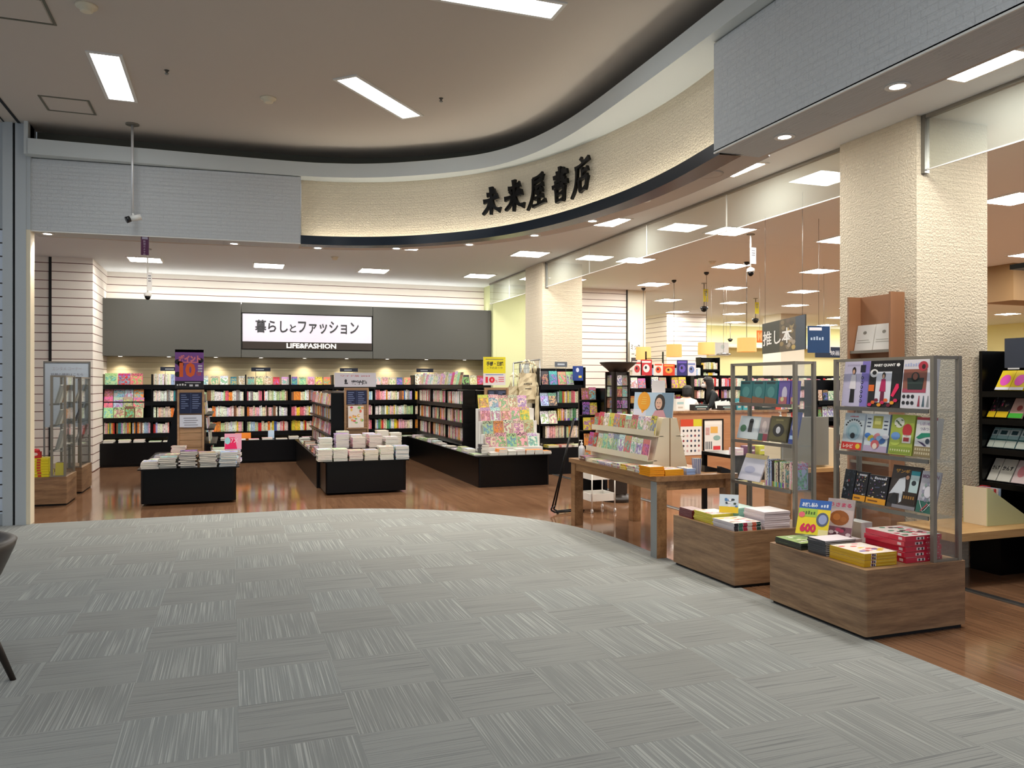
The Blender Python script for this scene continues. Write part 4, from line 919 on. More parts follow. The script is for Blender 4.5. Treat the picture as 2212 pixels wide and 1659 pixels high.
def c4(m, w, h):
    m.rect(0, 0, w, h, 'bdbcc6'); m.text('MOOMIN', w * .06, h * .83, h * .12, '7c5f78', .002, w * .88, .0015)
    for j in range(14):
        a = j / 14 * 6.283; m.ell(w * (.5 + .28 * math.cos(a)), h * (.5 + .2 * math.sin(a)), w * .07, h * .045, ['dadae6', '9d9cb4', '8fa3a0'][j % 3], .003 + j * .0001, 8)
    m.ell(w * .5, h * .5, w * .2, h * .14, 'e3e2ec', .005); m.rect(0, 0, w, h * .28, '2f6a5c', .002)
    for (x_, y_, x2, y2) in ((.05, .34, .4, .02), (.9, .36, .45, .05), (.5, .25, .95, .12)): m.pg([(w * x_, h * y_), (w * (x_ + .03), h * y_), (w * (x2 + .03), h * y2), (w * x2, h * y2)], 'e2e2e8', .006)
    m.pg([(w * .3, h * .02), (w * .62, h * .2), (w * .6, h * .24), (w * .28, h * .05)], 'b5525c', .007)
mag(1914, 1975, 4.215, .722, .29, .25, c3, 'brown magazine with a figure in a white coat, third shelf of nearest rack', .02, '3a3230')
mag(1977, 2040, 4.215, .722, .275, .25, c4, 'grey magazine with a wreath motif, third shelf of nearest rack', .012, 'bdbcc6')
# clear acrylic holder leaning in the near rack
# goods on the near block
def slab(name, label, cat, x, y, z, w, d, t, top, side, n, art=None, sidetext=None, group=None, rz=0, jit=.004, soft=False):
    for k in range(n):
        m = MB(); m.box(0, w, 0, d, 0, t * .94, 'printgloss', hexc(side)); m.box(.004, w - .001, .003, d - .001, t * .12, t * .82, 'print', hexc(side))
        m.T = Matrix.Translation((0, 0, t * .945)) @ Matrix.Rotation(-math.pi / 2, 4, 'X')
        m.rect(.002, .002, w - .002, d - .002, top, .0003)
        if art and k == n - 1: art(m, w, d)
        m.T = IDM
        if sidetext: sidetext(m, w, d, t)
        pos = 'only one' if n == 1 else ('topmost' if k == n - 1 else 'bottom one' if k == 0 else ORD[k] + ' from bottom')
        o = m.build(name, None, (x + R.uniform(-jit, jit), y + R.uniform(-jit, jit), z + k * t), (0, 0, rz + R.uniform(-.02, .02)))
        tag(o, label + (f', {pos} of its pile' if n > 1 else ''), cat, group)
    return z + n * t
def artred(m, w, h):
    m.rect(.01, .01, w - .01, h - .01, 'f0e4e4', .0006)
    for j in range(26): m.ell(w * R.uniform(.1, .9), h * R.uniform(.1, .9), w * .08, h * .05, R.choice(['c83a50', '3f8a6a', '2a2026', 'e8b0b8', 'd9607a']), .0008 + j * .00004, 8)
def sidered(m, w, d, t):
    m.rect(w * .3, t * .22, w * .52, t * .72, 'f2d8dc', .0006); m.ell(w * .36, t * .45, .008, .008, '2a1418', .001, 8); m.ell(w * .46, t * .45, .007, .009, '2a1418', .001, 8)
    for j in range(6): m.rect(w * (.6 + .06 * j), t * .38, w * (.63 + .06 * j), t * .56, 'f0c0c8', .0006)
    m.T = Matrix.Rotation(-math.pi / 2, 4, 'Z') @ Matrix.Translation((-d, 0, 0)); m.rect(d * .84, t * .2, d * .93, t * .7, 'f2d8dc', .0006); m.T = IDM
def artyel(m, w, h):
    m.rect(.006, .006, w - .006, h - .006, 'efe6dc', .0006)
    for j in range(22): m.ell(w * R.uniform(.1, .9), h * R.uniform(.1, .9), w * .1, h * .05, R.choice(['d9534a', 'e8c23a', '7a6ab8', 'e8a0a8', 'f0f0f0', '9a5a3a']), .0008 + j * .00004, 8)
def sideyel(m, w, d, t):
    m.rect(w * .2, t * .1, w * .36, t * .85, 'e9e2e4', .0006); m.ell(w * .25, t * .5, .008, .009, '5a2440', .001, 7); m.ell(w * .31, t * .4, .006, .008, '1d1a30', .001, 7); m.rect(w * .4, t * .3, w * .95, t * .45, 'f0d860', .0006)
slab('boxed_magazine', 'red boxed magazine on nearest display block', 'magazine', onY(1958, 3.82), 3.83, .431, .30, .33, .034, 'f0e4e4', 'cf2a44', 5, artred, sidered, 'red boxed magazines on the nearest block', jit=.012)
slab('boxed_magazine', 'yellow boxed magazine on nearest display block', 'magazine', 3.665, 3.83, .431, .255, .30, .021, 'efe6dc', 'dcae18', 4, artyel, sideyel, 'yellow boxed magazines on the nearest block', jit=.006)
def artgr(m, w, h):
    m.rect(0, 0, w, h, '8faa6a', .0006)
    for j in range(30): m.ell(w * R.uniform(.05, .95), h * R.uniform(.05, .95), w * .08, h * .03, R.choice(['4a6a3a', 'dfe6c8', '2f4030', 'b9cc86', 'f0f0e6']), .0008 + j * .00004, 7)
slab('magazine', 'dark-edged wavy magazine on nearest display block', 'magazine', 3.66, 4.16, .431, .25, .17, .0125, 'e8dfe6', '3c3f46', 8, None, lambda m, w, d, t: m.rect(0, t * .3, w, t * .7, 'c9ccd2', .0008), 'wavy magazines on the nearest block')
slab('magazine', 'green garden magazine on nearest display block', 'magazine', 3.64, 4.37, .431, .27, .27, .009, '8faa6a', '30352c', 5, artgr, None, 'green garden magazines on the nearest block')
slab('magazine', 'pale magazine under the standing price card', 'magazine', 3.93, 4.36, .431, .22, .27, .012, 'e6dce4', 'c9c4c8', 4, None, None, 'pale magazines on the nearest block')
def art6(m, w, h):
    m.rect(0, 0, w, h, 'f0d72c'); m.rect(0, h * .74, w, h, '2f63b4', .002); m.text('あ試し読み', w * .08, h * .8, h * .13, 'e9f0fb', .003, w * .5, .001); m.bars(w * .68, h * .8, w * .26, h * .09, 3, 'd8e4f6', .003)
    m.rect(0, h * .5, w * .6, h * .74, 'a6c84a', .002); m.bars(w * .14, h * .57, w * .42, h * .1, 5, '4d6a2a', .003); m.ell(w * .12, h * .55, w * .1, h * .08, 'e86a7a', .0035)
    m.ell(w * .78, h * .45, w * .19, h * .2, '56607c', .003); m.ell(w * .79, h * .45, w * .13, h * .14, '9aa6d2', .004); m.text('600', w * .12, h * .08, h * .3, 'd9225c', .004, w * .5, .004); m.rect(w * .7, 0, w, h * .16, 'f4e6a8', .003)
o = standee('price_card', 'blue and yellow price card reading 600 standing on the nearest block', 'card', (0, 0, 0), .22, .26, art6); Yc = onX(1765, 3.78)
o.location = (3.78, 4.60, .50); o.rotation_euler = (-.5, 0, -1.0); 
def artb(m, w, h):
    m.rect(0, 0, w, h, 'd9c4c0'); m.rect(0, h * .72, w, h, 'efe6e8', .001); m.text('うさまる', w * .1, h * .8, h * .12, 'd0406a', .002, w * .8, .001)
    m.ell(w * .5, h * .5, w * .36, h * .2, 'a4602c', .002); m.ell(w * .4, h * .52, w * .14, h * .09, 'c47a3c', .003); m.ell(w * .66, h * .47, w * .12, h * .07, 'b36c34', .003); m.rect(0, 0, w, h * .27, '8a5a68', .003)
    for j in range(8): m.ell(w * R.uniform(.1, .9), h * R.uniform(.05, .25), w * .1, h * .05, R.choice(['e6d0d8', 'c04a68', '5c3440']), .004 + j * .0001, 7)
o = standee('magazine', 'magazine with a brown fluffy toy cover standing behind the red pile on nearest block', 'magazine', (3.97, 4.53, .485), .19, .27, artb, -1.15, .3, .012); o.location = (3.97, 4.53, .485)
o = standee('small_carton', 'plain beige carton under the lowest shelf of the nearest rack', 'box', (4.22, 4.6, .432), .16, .14, lambda m, w, h: m.rect(0, 0, w, h, 'b9aa98') or m.rect(w * .1, h * .2, w * .9, h * .85, 'd6ccc0', .002), -math.pi / 2, 0, .1)
# ---- goods in rack B
def t1(m, w, h):
    m.rect(0, 0, w, h, '2f7478'); m.rect(w * .1, h * .86, w * .8, h * .94, '16343a', .002); m.pg([(0, 0), (w, 0), (w, h * .2), (0, h * .3)], '8a5a3c', .002); m.ell(w * .5, h * .5, w * .3, h * .25, '4f9090', .0022)
def t2(m, w, h):
    m.rect(0, 0, w, h, '6a5aa8'); m.ell(w * .55, h * .45, w * .24, h * .3, 'cfc8e0', .002); m.rect(w * .1, 0, w * .8, h * .3, 'b86a70', .003); m.ell(w * .4, h * .2, w * .15, h * .1, 'd8cf9a', .004)
for k, (a, b) in enumerate(((1597, 1623), (1624, 1650), (1651, 1677))): mag(a, b, 4.22, 1.395, .19, .1, t1, f'teal picture book on top shelf of the second rack, {ordn(k, 3)} of three', .03, '2f8a8e', 'picture_book', 'book')
for k, (a, b) in enumerate(((1680, 1704), (1706, 1729))): mag(a, b, 4.22, 1.395, .19, .1, t2, f'purple picture book on top shelf of the second rack, {"left" if k == 0 else "right"} one', .03, '5b4a9c', 'picture_book', 'book')
def t3(m, w, h):
    m.rect(0, 0, w, h, 'cbd6dd'); m.ell(w * .24, h * .45, w * .15, h * .16, '4a7a5a', .002); m.rect(w * .48, h * .3, w * .68, h * .8, '14181c', .002); m.ell(w * .58, h * .8, w * .1, h * .1, '14181c', .002); m.rect(w * .76, h * .3, w * .95, h * .85, 'dfe6ea', .002)
def t4(m, w, h): m.rect(0, 0, w, h, 'b3a4a4'); m.ell(w * .5, h * .6, w * .25, h * .25, 'd9c8c4', .002); m.rect(0, 0, w * .5, h * .3, '2f5f54', .003); m.rect(w * .5, 0, w, h * .3, '8a2f44', .003)
def t5(m, w, h): m.rect(0, 0, w, h, '4a4424'); m.rect(w * .06, h * .06, w * .94, h * .94, '5c5630', .002); m.ell(w * .5, h * .45, w * .3, h * .26, '0f0e0c', .003); m.ell(w * .5, h * .45, w * .12, h * .14, 'e6e6ea', .004); m.rect(w * .3, h * .82, w * .7, h * .88, '8a8050', .003)
def t6(m, w, h):
    m.rect(0, 0, w, h, '3c4c98'); m.ell(w * .35, h * .75, w * .2, h * .18, '8a8aa0', .002); m.ell(w * .4, h * .55, w * .25, h * .15, 'd8d8e6', .0025); m.rect(0, h * .08, w, h * .32, '23439c', .003); m.rect(w * .1, h * .14, w * .7, h * .26, 'a9c8e8', .004); m.rect(w * .74, 0, w, h * .12, 'd8d838', .004)
mag(1590, 1635, 4.215, 1.078, .2, .25, t3, 'pale blue book with green circle and dark arch, second rack middle shelf', .03, 'cbd6dd')
mag(1637, 1656, 4.215, 1.078, .2, .2, t4, 'slim pinkish grey book on second rack middle shelf', .02, 'b3a4a4')
mag(1658, 1698, 4.215, 1.078, .21, .2, t5, 'dark olive box with black round emblem on second rack middle shelf', .05, '3a3620')
mag(1702, 1727, 4.215, 1.078, .26, .22, t6, 'blue photo book at right end of second rack middle shelf', .012, '3c4c98')
def t7(m, w, h): m.rect(0, 0, w, h, 'd6d6e6'); m.rect(0, h * .84, w, h, 'e0c98a', .002); m.ell(w * .4, h * .4, w * .25, h * .14, 'b9bcd8', .002)
mag(1594, 1640, 4.215, .722, .24, .4, t7, 'white magazine leaning at left end of second rack lowest shelf', .01, 'd6d6e6')
spines((4.2, onX(1643, 4.2)), -math.pi / 2, .01, .42, .02, .712, 'on second rack lowest shelf', (.19, .22), (.01, .018), only=('dark', 'white', 'red', 'pale blue', 'cream', 'pale pink', 'dark'), prio=-5, dep=.12)
g_ = 'magazines lying on the second block'
slab('magazine', 'dark red magazine on second display block', 'magazine', 3.63, 5.70, .431, .12, .2, .018, 'c9b4b4', '6a1c2c', 4, None, None, g_)
slab('magazine', 'yellow-edged magazine on second display block', 'magazine', 3.64, 5.42, .431, .2, .26, .016, 'd8d88a', 'd6c83a', 5, artyel, None, g_)
slab('magazine', 'teal-edged magazine on second display block', 'magazine', 3.88, 5.40, .431, .17, .24, .02, 'b8d4cc', '8fbfae', 6, None, None, g_)
slab('magazine', 'pale pinkish magazine on second display block', 'magazine', 3.90, 5.10, .431, .24, .26, .0165, 'eeeaee', 'ddd2d6', 8, None, lambda m, w, d, t: m.rect(0, t * .8, w, t * .9, 'a8868e', .0006), g_)
def sidemix(m, w, d, t):
    for j, c in enumerate(('23242c', '2f6a5c', 'a82844', 'd8cfc8', 'cf5a3c', '244a3c')): m.rect(w * (.0 + .165 * j), 0, w * (.15 + .165 * j), t * .9, c, .0008)
slab('magazine', 'magazine with striped coloured spine on second block', 'magazine', 3.62, 5.10, .431, .25, .28, .0125, 'e8d8d4', 'd2ccd0', 5, artyel, sidemix, g_)
def artc(m, w, h):
    m.rect(0, 0, w, h, 'd6e2ec'); m.rect(0, 0, w, h * .34, 'ecc82e', .002)
    for j in range(12): m.ell(w * R.uniform(.1, .9), h * R.uniform(.3, .95), w * .08, h * .06, R.choice(['2c3444', '5a86b8', 'f0f0f4', '3c4c3a']), .003 + j * .0001, 7)
standee('display_card', 'small pale blue and yellow card standing among the second block magazines', 'card', (3.74, 5.47, .515), .15, .15, artc, -.7, .3)
# ================================================================ picture book table
tb = thing('display_table', 'brown wooden table with thick square legs loaded with picture books', 'table', (3.55, 6.15, 0))
TW, TD, TH = .86, 1.92, .735
m = MB(); m.box(0, TW, 0, TD, TH - .045, TH, 'woodtable'); m.build('tabletop', tb)
m = MB(); m.box(.03, TW - .03, .04, .06, TH - .13, TH - .046, 'woodtable'); m.box(.03, TW - .03, TD - .06, TD - .04, TH - .13, TH - .046, 'woodtable'); m.box(.03, .05, .06, TD - .06, TH - .13, TH - .046, 'woodtable'); m.box(TW - .05, TW - .03, .06, TD - .06, TH - .13, TH - .046, 'woodtable'); m.build('apron', tb)
for k, (x, y) in enumerate(((.02, .02), (TW - .12, .02), (.02, TD - .12), (TW - .12, TD - .12))):
    l_ = MB().box(x, x + .1, y, y + .1, 0, TH - .046, 'woodtable').build('leg', tb)
    if k == 0: tag(MB().box(x - .006, x, y + .0, y + .1, .0, TH - .05, 'greylam').build('leg_sheen', l_), 'grey reflection painted on the near leg')  # reflection on the near leg, put in as a thin grey slab
TZ = TH + .001
# tent-shaped two-sided stand
ts = thing('tiered_stand', 'cream tent-shaped cardboard stand holding two tiers of picture books', 'display stand', (3.93, 6.55, TZ))
m = MB(); ye = 1.36
prof = [(-.2, 0), (.2, 0), (.075, .50), (-.075, .50)]
i = m.P([(x, 0, z) for x, z in prof] + [(x, ye, z) for x, z in prof])
for a, b, c, d in ((0, 1, 2, 3), (7, 6, 5, 4), (0, 3, 7, 4), (1, 5, 6, 2), (3, 2, 6, 7), (0, 4, 5, 1)): m.F_([i + a, i + b, i + c, i + d], 'cream', (1, 1, 1, 1))
m.build('body', ts); MB().box(-.004, .004, -.004, 0, .0, .5, 'brownvoid').build('fold_line', ts)
for z, x in ((.10, -.24), (.33, -.17)):
    m = MB(); m.box(x, x + .10, 0, ye, z - .006, z, 'cream'); m.box(x - .004, x, 0, ye, z - .006, z + .05, 'cream'); m.build('ledge', ts)
for z, x in ((.33, .07),):
    m = MB(); m.box(x, x + .10, 0, ye, z - .006, z, 'cream'); m.build('ledge', ts)
only_ = ('yellow', 'red', 'pale blue', 'green', 'pale green', 'blue', 'white', 'pink', 'orange', 'lilac', 'cream')
faces((3.93 - .228, 6.55 + ye), -math.pi / 2, .0, ye, .0, TZ + .103, 'on lower tier of the table stand', (.1, .13), (.19, .21), .008, .18, only=only_, noun='picture book')
faces((3.93 - .16, 6.55 + ye), -math.pi / 2, .0, ye, .0, TZ + .333, 'on upper tier of the table stand', (.1, .13), (.17, .19), .008, .18, only=only_, noun='picture book')
def artp(m, w, h):
    m.rect(0, 0, w, h, 'bcd6ee'); m.rect(w * .72, 0, w, h, 'a8cfe6', .001); m.ell(w * .27, h * .62, w * .17, h * .4, 'f6a81c', .002); m.pg([(w * .2, h * .3), (w * .34, h * .3), (w * .24, h * .1)], 'f6a81c', .002); m.rect(0, 0, w * .34, h * .28, 'd8dcf2', .0015)
    m.ell(w * .68, h * .58, w * .13, h * .36, '2a1c18', .002); m.ell(w * .66, h * .55, w * .085, h * .24, 'e8bca4', .003); m.pg([(w * .5, 0), (w * .86, 0), (w * .78, h * .3), (w * .58, h * .26)], 'cf9aa8', .003)
    for j in range(4): m.rect(w * (.2 + .01 * j), h * (.5 + .09 * j), w * .34, h * (.53 + .09 * j), 'f6cf62', .003)
    m.ell(w * .63, h * .58, w * .012, h * .02, '201818', .004, 8); m.ell(w * .69, h * .58, w * .012, h * .02, '201818', .004, 8); m.ell(w * .66, h * .42, w * .03, h * .015, 'b04a50', .004, 8)
yl, yr = onX(1368, 3.95), onX(1452, 3.95)
standee('poster', 'pale blue poster with orange shape and long-haired face on top of the table stand', 'poster', (3.95, yl, TZ + .50), yl - yr, .24, artp, -math.pi / 2, .08)
yl, yr = onX(1408, 4.05), onX(1436, 4.05)
standee('notice_card', 'white notice card with dark red heading standing behind the table poster', 'card', (4.05, yl, TZ + .50), yl - yr, .36, lambda m, w, h: m.rect(0, 0, w, h, 'e2dcde') or m.rect(w * .1, h * .86, w * .9, h * .92, '8a2a38', .002) or [m.rect(w * .1, h * (.3 + .1 * j), w * .9, h * (.31 + .1 * j), 'c4bcc0', .002) for j in range(5)], -math.pi / 2, 0)
for k in range(9):
    stack(O0, 0, 3.565, 6.42 + k * .155, TZ, .15, .135, (4, 3, 3, 3, 2, 2, 2, 2, 3, 2)[k], .016, 'along left edge of the table', cols=[('white', 'cream', 'yellow', 'cream', 'white', 'lilac', 'cream', 'cream', 'brown', 'brown')[k]])
def fl(lab, px, y, w, d, t, n, top, side): slab('picture_book', lab, 'picture book', onY(px, y), y, TZ, w, d, t, top, side, n, artyel, None, 'picture books on the near edge of the table')
fl('orange picture book at near table corner', 1404, 6.18, .145, .2, .017, 5, 'f0b83a', 'ee9a1e')
fl('yellow picture book on near table edge', 1437, 6.18, .19, .2, .014, 4, 'e8d04a', 'e8a024')
fl('pale blue picture book on near table edge', 1483, 6.19, .09, .18, .014, 4, 'b9cce8', '9fb8e6')
m = MB(); m.lathe([(.04, 0), (.05, .14)], mat='white', n=4, cap=False)
for k in range(8):
    for s_ in range(4):
        a0 = math.pi / 2 * s_; a1_ = a0 + math.pi / 2
        if k % 2: continue
        f0, f1 = k / 8, (k + 1) / 8; P0 = lambda f, r, z: (r * (math.cos(a0) * (1 - f) + math.cos(a1_) * f) * 1.01, r * (math.sin(a0) * (1 - f) + math.sin(a1_) * f) * 1.01, z)
        m.quad([P0(f0, .04, .001), P0(f1, .04, .001), P0(f1, .05, .139), P0(f0, .05, .139)], 'print', hexc('5a68a8'))
tag(m.build('striped_box', None, (onY(1505, 6.26), 6.26, TZ), .6), 'white and blue striped tapering paper box at the near table edge', 'box')
for k, (px, y, w, d, rz, c, lab) in enumerate(((1522, 6.34, .2, .22, -.1, 'dark', 'dark-edged open sample book lying at the right end of the table'), (1558, 6.20, .14, .08, -.1, 'grey', 'grey-edged sample book at the right near corner of the table'))):
    m = MB(); i = m.P([(0, 0, 0), (w, 0, 0), (w, d, 0), (0, d, 0), (0, 0, .06), (w, 0, .015), (w, d, .015), (0, d, .06)])
    for f_, mt in (((0, 1, 5, 4), 'magblack'), ((1, 2, 6, 5), 'pages'), ((2, 3, 7, 6), 'magblack'), ((3, 0, 4, 7), 'magblack'), ((4, 5, 6, 7), 'cream'), ((3, 2, 1, 0), 'magblack')): m.F_([i + q for q in f_], mt, (1, 1, 1, 1))
    tag(m.build('sample_book', None, (onY(px, y), y, TZ), rz), lab, 'book')
# pump bottle
t = thing('pump_bottle', 'white hand sanitiser pump bottle at the far left corner of the table', 'bottle', (3.63, 7.90, TZ))
MB().lathe([(.034, 0), (.036, .01), (.036, .11), (.03, .135), (.012, .15), (.012, .16)], mat='chromew').build('bottle_body', t); MB().lathe([(.014, .16), (.014, .175), (.005, .178), (.005, .20)], mat='white').box(-.03, .008, -.006, .006, .198, .208, 'white').build('pump', t)
# white trolley beyond the table
x0, x1, y0, y1 = onY(1252, 8.95), onY(1329, 8.62), 8.62, 8.95
tr = thing('trolley', 'white two-tray wheeled trolley standing behind the picture book table', 'trolley')
for z in (.14, .40):
    m = MB(); m.box(x0, x1, y0, y1, z, z + .01, 'white'); m.box(x0, x1, y0, y0 + .008, z + .01, z + .09, 'white'); m.box(x0, x1, y1 - .008, y1, z + .01, z + .09, 'white'); m.box(x0, x0 + .008, y0 + .008, y1 - .008, z + .01, z + .09, 'white'); m.box(x1 - .008, x1, y0 + .008, y1 - .008, z + .01, z + .09, 'white'); m.build('tray', tr)
m = MB()
for x in (x0 + .01, x1 - .01):
    for y in (y0 - .008, y1 + .008): m.cyl((x, y, .05), (x, y, .52), .008, 'white', n=8)
m.build('posts', tr)
for x in (x0 + .01, x1 - .01):
    for y in (y0 - .008, y1 + .008): MB().cyl((x - .008, y, .025), (x + .008, y, .025), .025, 'chromew', n=14).build('wheel', tr)
# folded black easel leaning by the table
es = thing('folded_easel', 'folded black tubular sign stand leaning at the carpet edge left of the table', 'stand')
p = lambda px, py, z: at(px, py, z) + (z,)
bx0, by0 = at(1190, 1108, .015); tx_, ty_ = onY(1240, by0 + .1), by0 + .1; zt = zof(905, tx_, ty_)
m = MB()
for d_ in (0, .06): m.tube([(tx_ + d_ * .3, ty_ + d_, zt), (bx0 + .02 + d_, by0 + d_, .09), (bx0 + .0 + d_, by0 + d_, .05), (bx0 + .04 + d_, by0 - .02 + d_, .025), (bx0 + .42, by0 - .03 + d_ * 2.4, .025)], .011, 'black', n=8)
m.cyl((tx_, ty_, zt), (tx_ + .02, ty_ + .06, zt), .011, 'black'); m.cyl((bx0 + .42, by0 - .03, .025), (bx0 + .42, by0 + .114, .025), .011, 'black'); m.build('tube_frame', es)
for (x, y) in ((bx0 + .08, by0 - .02), (bx0 + .40, by0 - .03), (bx0 + .40, by0 + .11)): MB().lathe([(.013, 0), (.015, .02), (.01, .025)], x, y, 'blackmatte', n=10).build('foot', es)
# ================================================================ pillar display and right-hand bookcase
yl, yr = onX(1838, 5.2), onX(1932, 5.2); x0, x1 = 5.16, 5.31
pd = thing('pillar_display', 'tall brown open-fronted display against the near stone pillar holding white booklets', 'display stand')
m = MB(); m.box(x1 - .02, x1, yr, yl, 0, 2.33, 'brownbox'); m.build('back_panel', pd)
for y in (yr, yl - .02): MB().box(x0, x1 - .02, y, y + .02, 0, 2.33, 'brownbox').build('side_panel', pd)
for z in (1.84, 1.52, 1.2, .88):
    MB().box(x0 + .02, x1 - .02, yr + .02, yl - .02, z - .012, z, 'brownbox').box(x0 + .01, x0 + .02, yr + .02, yl - .02, z - .012, z + .012, 'darksteel').build('shelf', pd)
    hw = (yl - yr - .06) / 2
    for k in range(2):
        if z < .9: continue
        m = MB(); m.box(0, hw - .01, 0, .02, 0, .24, 'print', hexc('e8e4dc')); m.ell(hw * .45, .17, .02, .015, '8a8478', .001); m.rect(.02, .08, hw - .04, .085, 'a8a294'); m.rect(.02, .1, hw - .06, .105, 'a8a294')
        o = m.build('booklet', None, (x0 + .045, yl - .03 - k * hw, z + .002), (-.2, 0, -math.pi / 2)); tag(o, f'white booklet in the brown pillar display, {"left" if k == 0 else "right"} one on {({1.84:"top",1.52:"second",1.2:"third"})[z]} shelf', 'booklet', 'white booklets in the pillar display')
rc = thing('ranking_bookcase', 'tall black bookcase at the right edge with numbered shelf tags', 'bookcase', (6.0, 4.98, 0), -math.pi / 2)
LR = [.86, 1.10, 1.30, 1.515]
LR = [.74, 1.02, 1.27, 1.50]
MB().box(0, 1.2, .28, .3, .434, 1.84, 'black').build('back_panel', rc)
for x in (0, 1.17): MB().box(x, x + .03, 0, .28, .434, 1.84, 'black').build('side_panel', rc)
for z in LR: MB().box(.03, 1.17, 0, .28, z - .05, z - .002, 'black').build('shelf', rc)
MB().box(.03, 1.17, 0, .28, 1.8, 1.84, 'black').build('top_panel', rc)
def rk(zi, spec):
    z = LR[zi]
    for (a, b, h, art, lab, body) in spec:
        yl, yr = min(onX(a, 6.05), 4.94), onX(b, 6.05); w = yl - yr; m = MB(); m.box(0, w, 0, .012, 0, h, 'print', hexc(body)); art(m, w, h)
        tag(m.build('comic_book', None, (6.04, yl, z + .010), (-.55, 0, -math.pi / 2)), lab + ' of the right-hand numbered bookcase', 'book', 'books in the numbered bookcase')
def ra(m, w, h): m.rect(0, 0, w, h, 'e8cc2c'); m.ell(w * .5, h * .5, w * .36, h * .28, 'e858c0', .002); m.rect(0, 0, w, h * .14, 'e6e6ee', .003)
def rb_(m, w, h):
    m.rect(0, 0, w, h, '2a2628')
    for j in range(14): m.ell(w * R.random(), h * R.uniform(.3, 1), w * .07, h * .06, R.choice(['6a6a78', '9a8a6a', '3c3c48', 'c04a6a']), .002 + j * .0001, 7)
    m.rect(0, 0, w, h * .3, 'e6c21e', .004)
def rcg(m, w, h): m.rect(0, 0, w, h, 'e2b9ac'); m.ell(w * .6, h * .5, w * .2, h * .14, 'a8504c', .002); m.rect(0, 0, w, h * .24, '46b83a', .003)
def rd(m, w, h): m.rect(0, 0, w, h, '8fb4b8'); m.rect(0, h * .6, w, h * .9, 'c9dadc', .002); m.rect(w * .2, h * .65, w * .8, h * .85, '2c4c54', .003); m.rect(0, 0, w, h * .34, 'b9c2b8', .002); m.rect(0, h * .36, w, h * .42, '1f5a58', .003)
def re_(m, w, h): m.rect(0, 0, w, h, 'd8d6cc'); m.text('かんす', w * .1, h * .5, h * .22, '1c1c1e', .002, w * .8, .002)
def rf(m, w, h): m.rect(0, 0, w, h, 'dcc8c8'); m.ell(w * .5, h * .5, w * .3, h * .25, 'd98a92', .002)
rk(3, [(2150, 2180, .19, ra, 'yellow comic with pink disc, left one on top shelf', 'e8cc2c'), (2181, 2211, .19, ra, 'yellow comic with pink disc, right one on top shelf', 'e8cc2c')])
rk(2, [(2125, 2149, .19, rb_, 'dark comic with yellow band, left one on second shelf', '2a2628'), (2151, 2176, .19, rb_, 'dark comic with yellow band, right one on second shelf', '2a2628'), (2178, 2208, .19, rcg, 'pink comic with green band on second shelf', 'e2b9ac')])
rk(1, [(2121, 2145, .19, rd, 'pale teal book, leftmost on third shelf', '8fb4b8'), (2146, 2169, .19, rd, 'pale teal book, second on third shelf', '8fb4b8'), (2170, 2192, .19, rd, 'pale teal book, third on third shelf', '8fb4b8'), (2195, 2216, .19, rd, 'pale teal book, cut by the photo edge on third shelf', '8fb4b8')])
rk(0, [(2124, 2152, .21, re_, 'white book with black lettering, leftmost on lowest shelf', 'd8d6cc'), (2154, 2182, .21, re_, 'white book with black lettering, second on lowest shelf', 'd8d6cc'), (2185, 2214, .21, rf, 'pale pink book at right of the lowest shelf', 'dcc8c8')])
for (px, zi, s) in ((2117, 3, '1'), (2149, 3, '2'), (2205, 3, '3'), (2116, 2, '6'), (2186, 2, '7'), (2116, 1, '1'), (2118, 0, '1'), (2172, 0, '2')):
    yl = onX(px, 5.985); m = MB().box(0, .10, 0, .004, 0, .05, 'print', hexc('2a2d3a')); m.ell(.02, .03, .014, .01, '6a6e7c', .001, 8); m.text(s, .055, .008, .045, 'e9e9f0', .001, None, .001)
    tag(m.build('shelf_tag', rc, (0, 0, 0)), f'dark shelf tag reading {s}'); o = rc.children[-1]; o.location = (4.98 - yl, -.006, LR[zi] - .045); 
m = MB(); m.box(0, .45, 0, .02, 0, .24, 'print', hexc('3a4150')); m.bars(.2, .1, .12, .035, 4, 'c9ccd4', .001); m.rect(.03, -.012, .13, .0, 'e8e8e8', .002)
yl = onX(2170, 5.94); tag(m.build('hanging_sign', None, (5.94, yl, zof(795, 5.94, yl)), -math.pi / 2), 'dark slate sign hanging before the top of the right-hand bookcase', 'sign')
pf = thing('low_platform', 'low wooden platform with black base under the right-hand bookcase', 'platform')
MB().box(5.12, 6.6, 4.45, 5.0, .37, .43, 'woodshelf').build('top_board', pf); MB().box(6.32, 7.0, 3.4, 5.6, 0, .368, 'black').box(5.9, 6.32, 4.7, 4.98, 0, .368, 'black').build('base', pf)
X0, Y0 = at(2133, 1137, .431)
m = MB(); w = .34; d = .22
for y in (Y0, Y0 + d - .008): 
    poly = [(0, 0), (w + .07, 0), (w + .07, .07), (.0 + .02, .30), (0, .30)]
    i = m.P([(x, y, z) for x, z in poly] + [(x, y + .008, z) for x, z in poly]); n_ = 5
    m.F_([i + q for q in range(5)], 'limewall', (1, 1, 1, 1)); m.F_([i + 5 + q for q in range(5)][::-1], 'limewall', (1, 1, 1, 1))
    for q in range(5): m.F_((i + q, i + 5 + q, i + 5 + (q + 1) % 5, i + (q + 1) % 5), 'limewall', (1, 1, 1, 1))
m.box(0, .008, Y0 + .008, Y0 + d - .008, 0, .30, 'cream'); m.box(.008, w, Y0 + .008, Y0 + d - .008, 0, .008, 'cream')
tag(m.build('file_box', None, (X0, 0, .431)), 'cream cardboard file box with sloping sides on the low wooden platform', 'box')
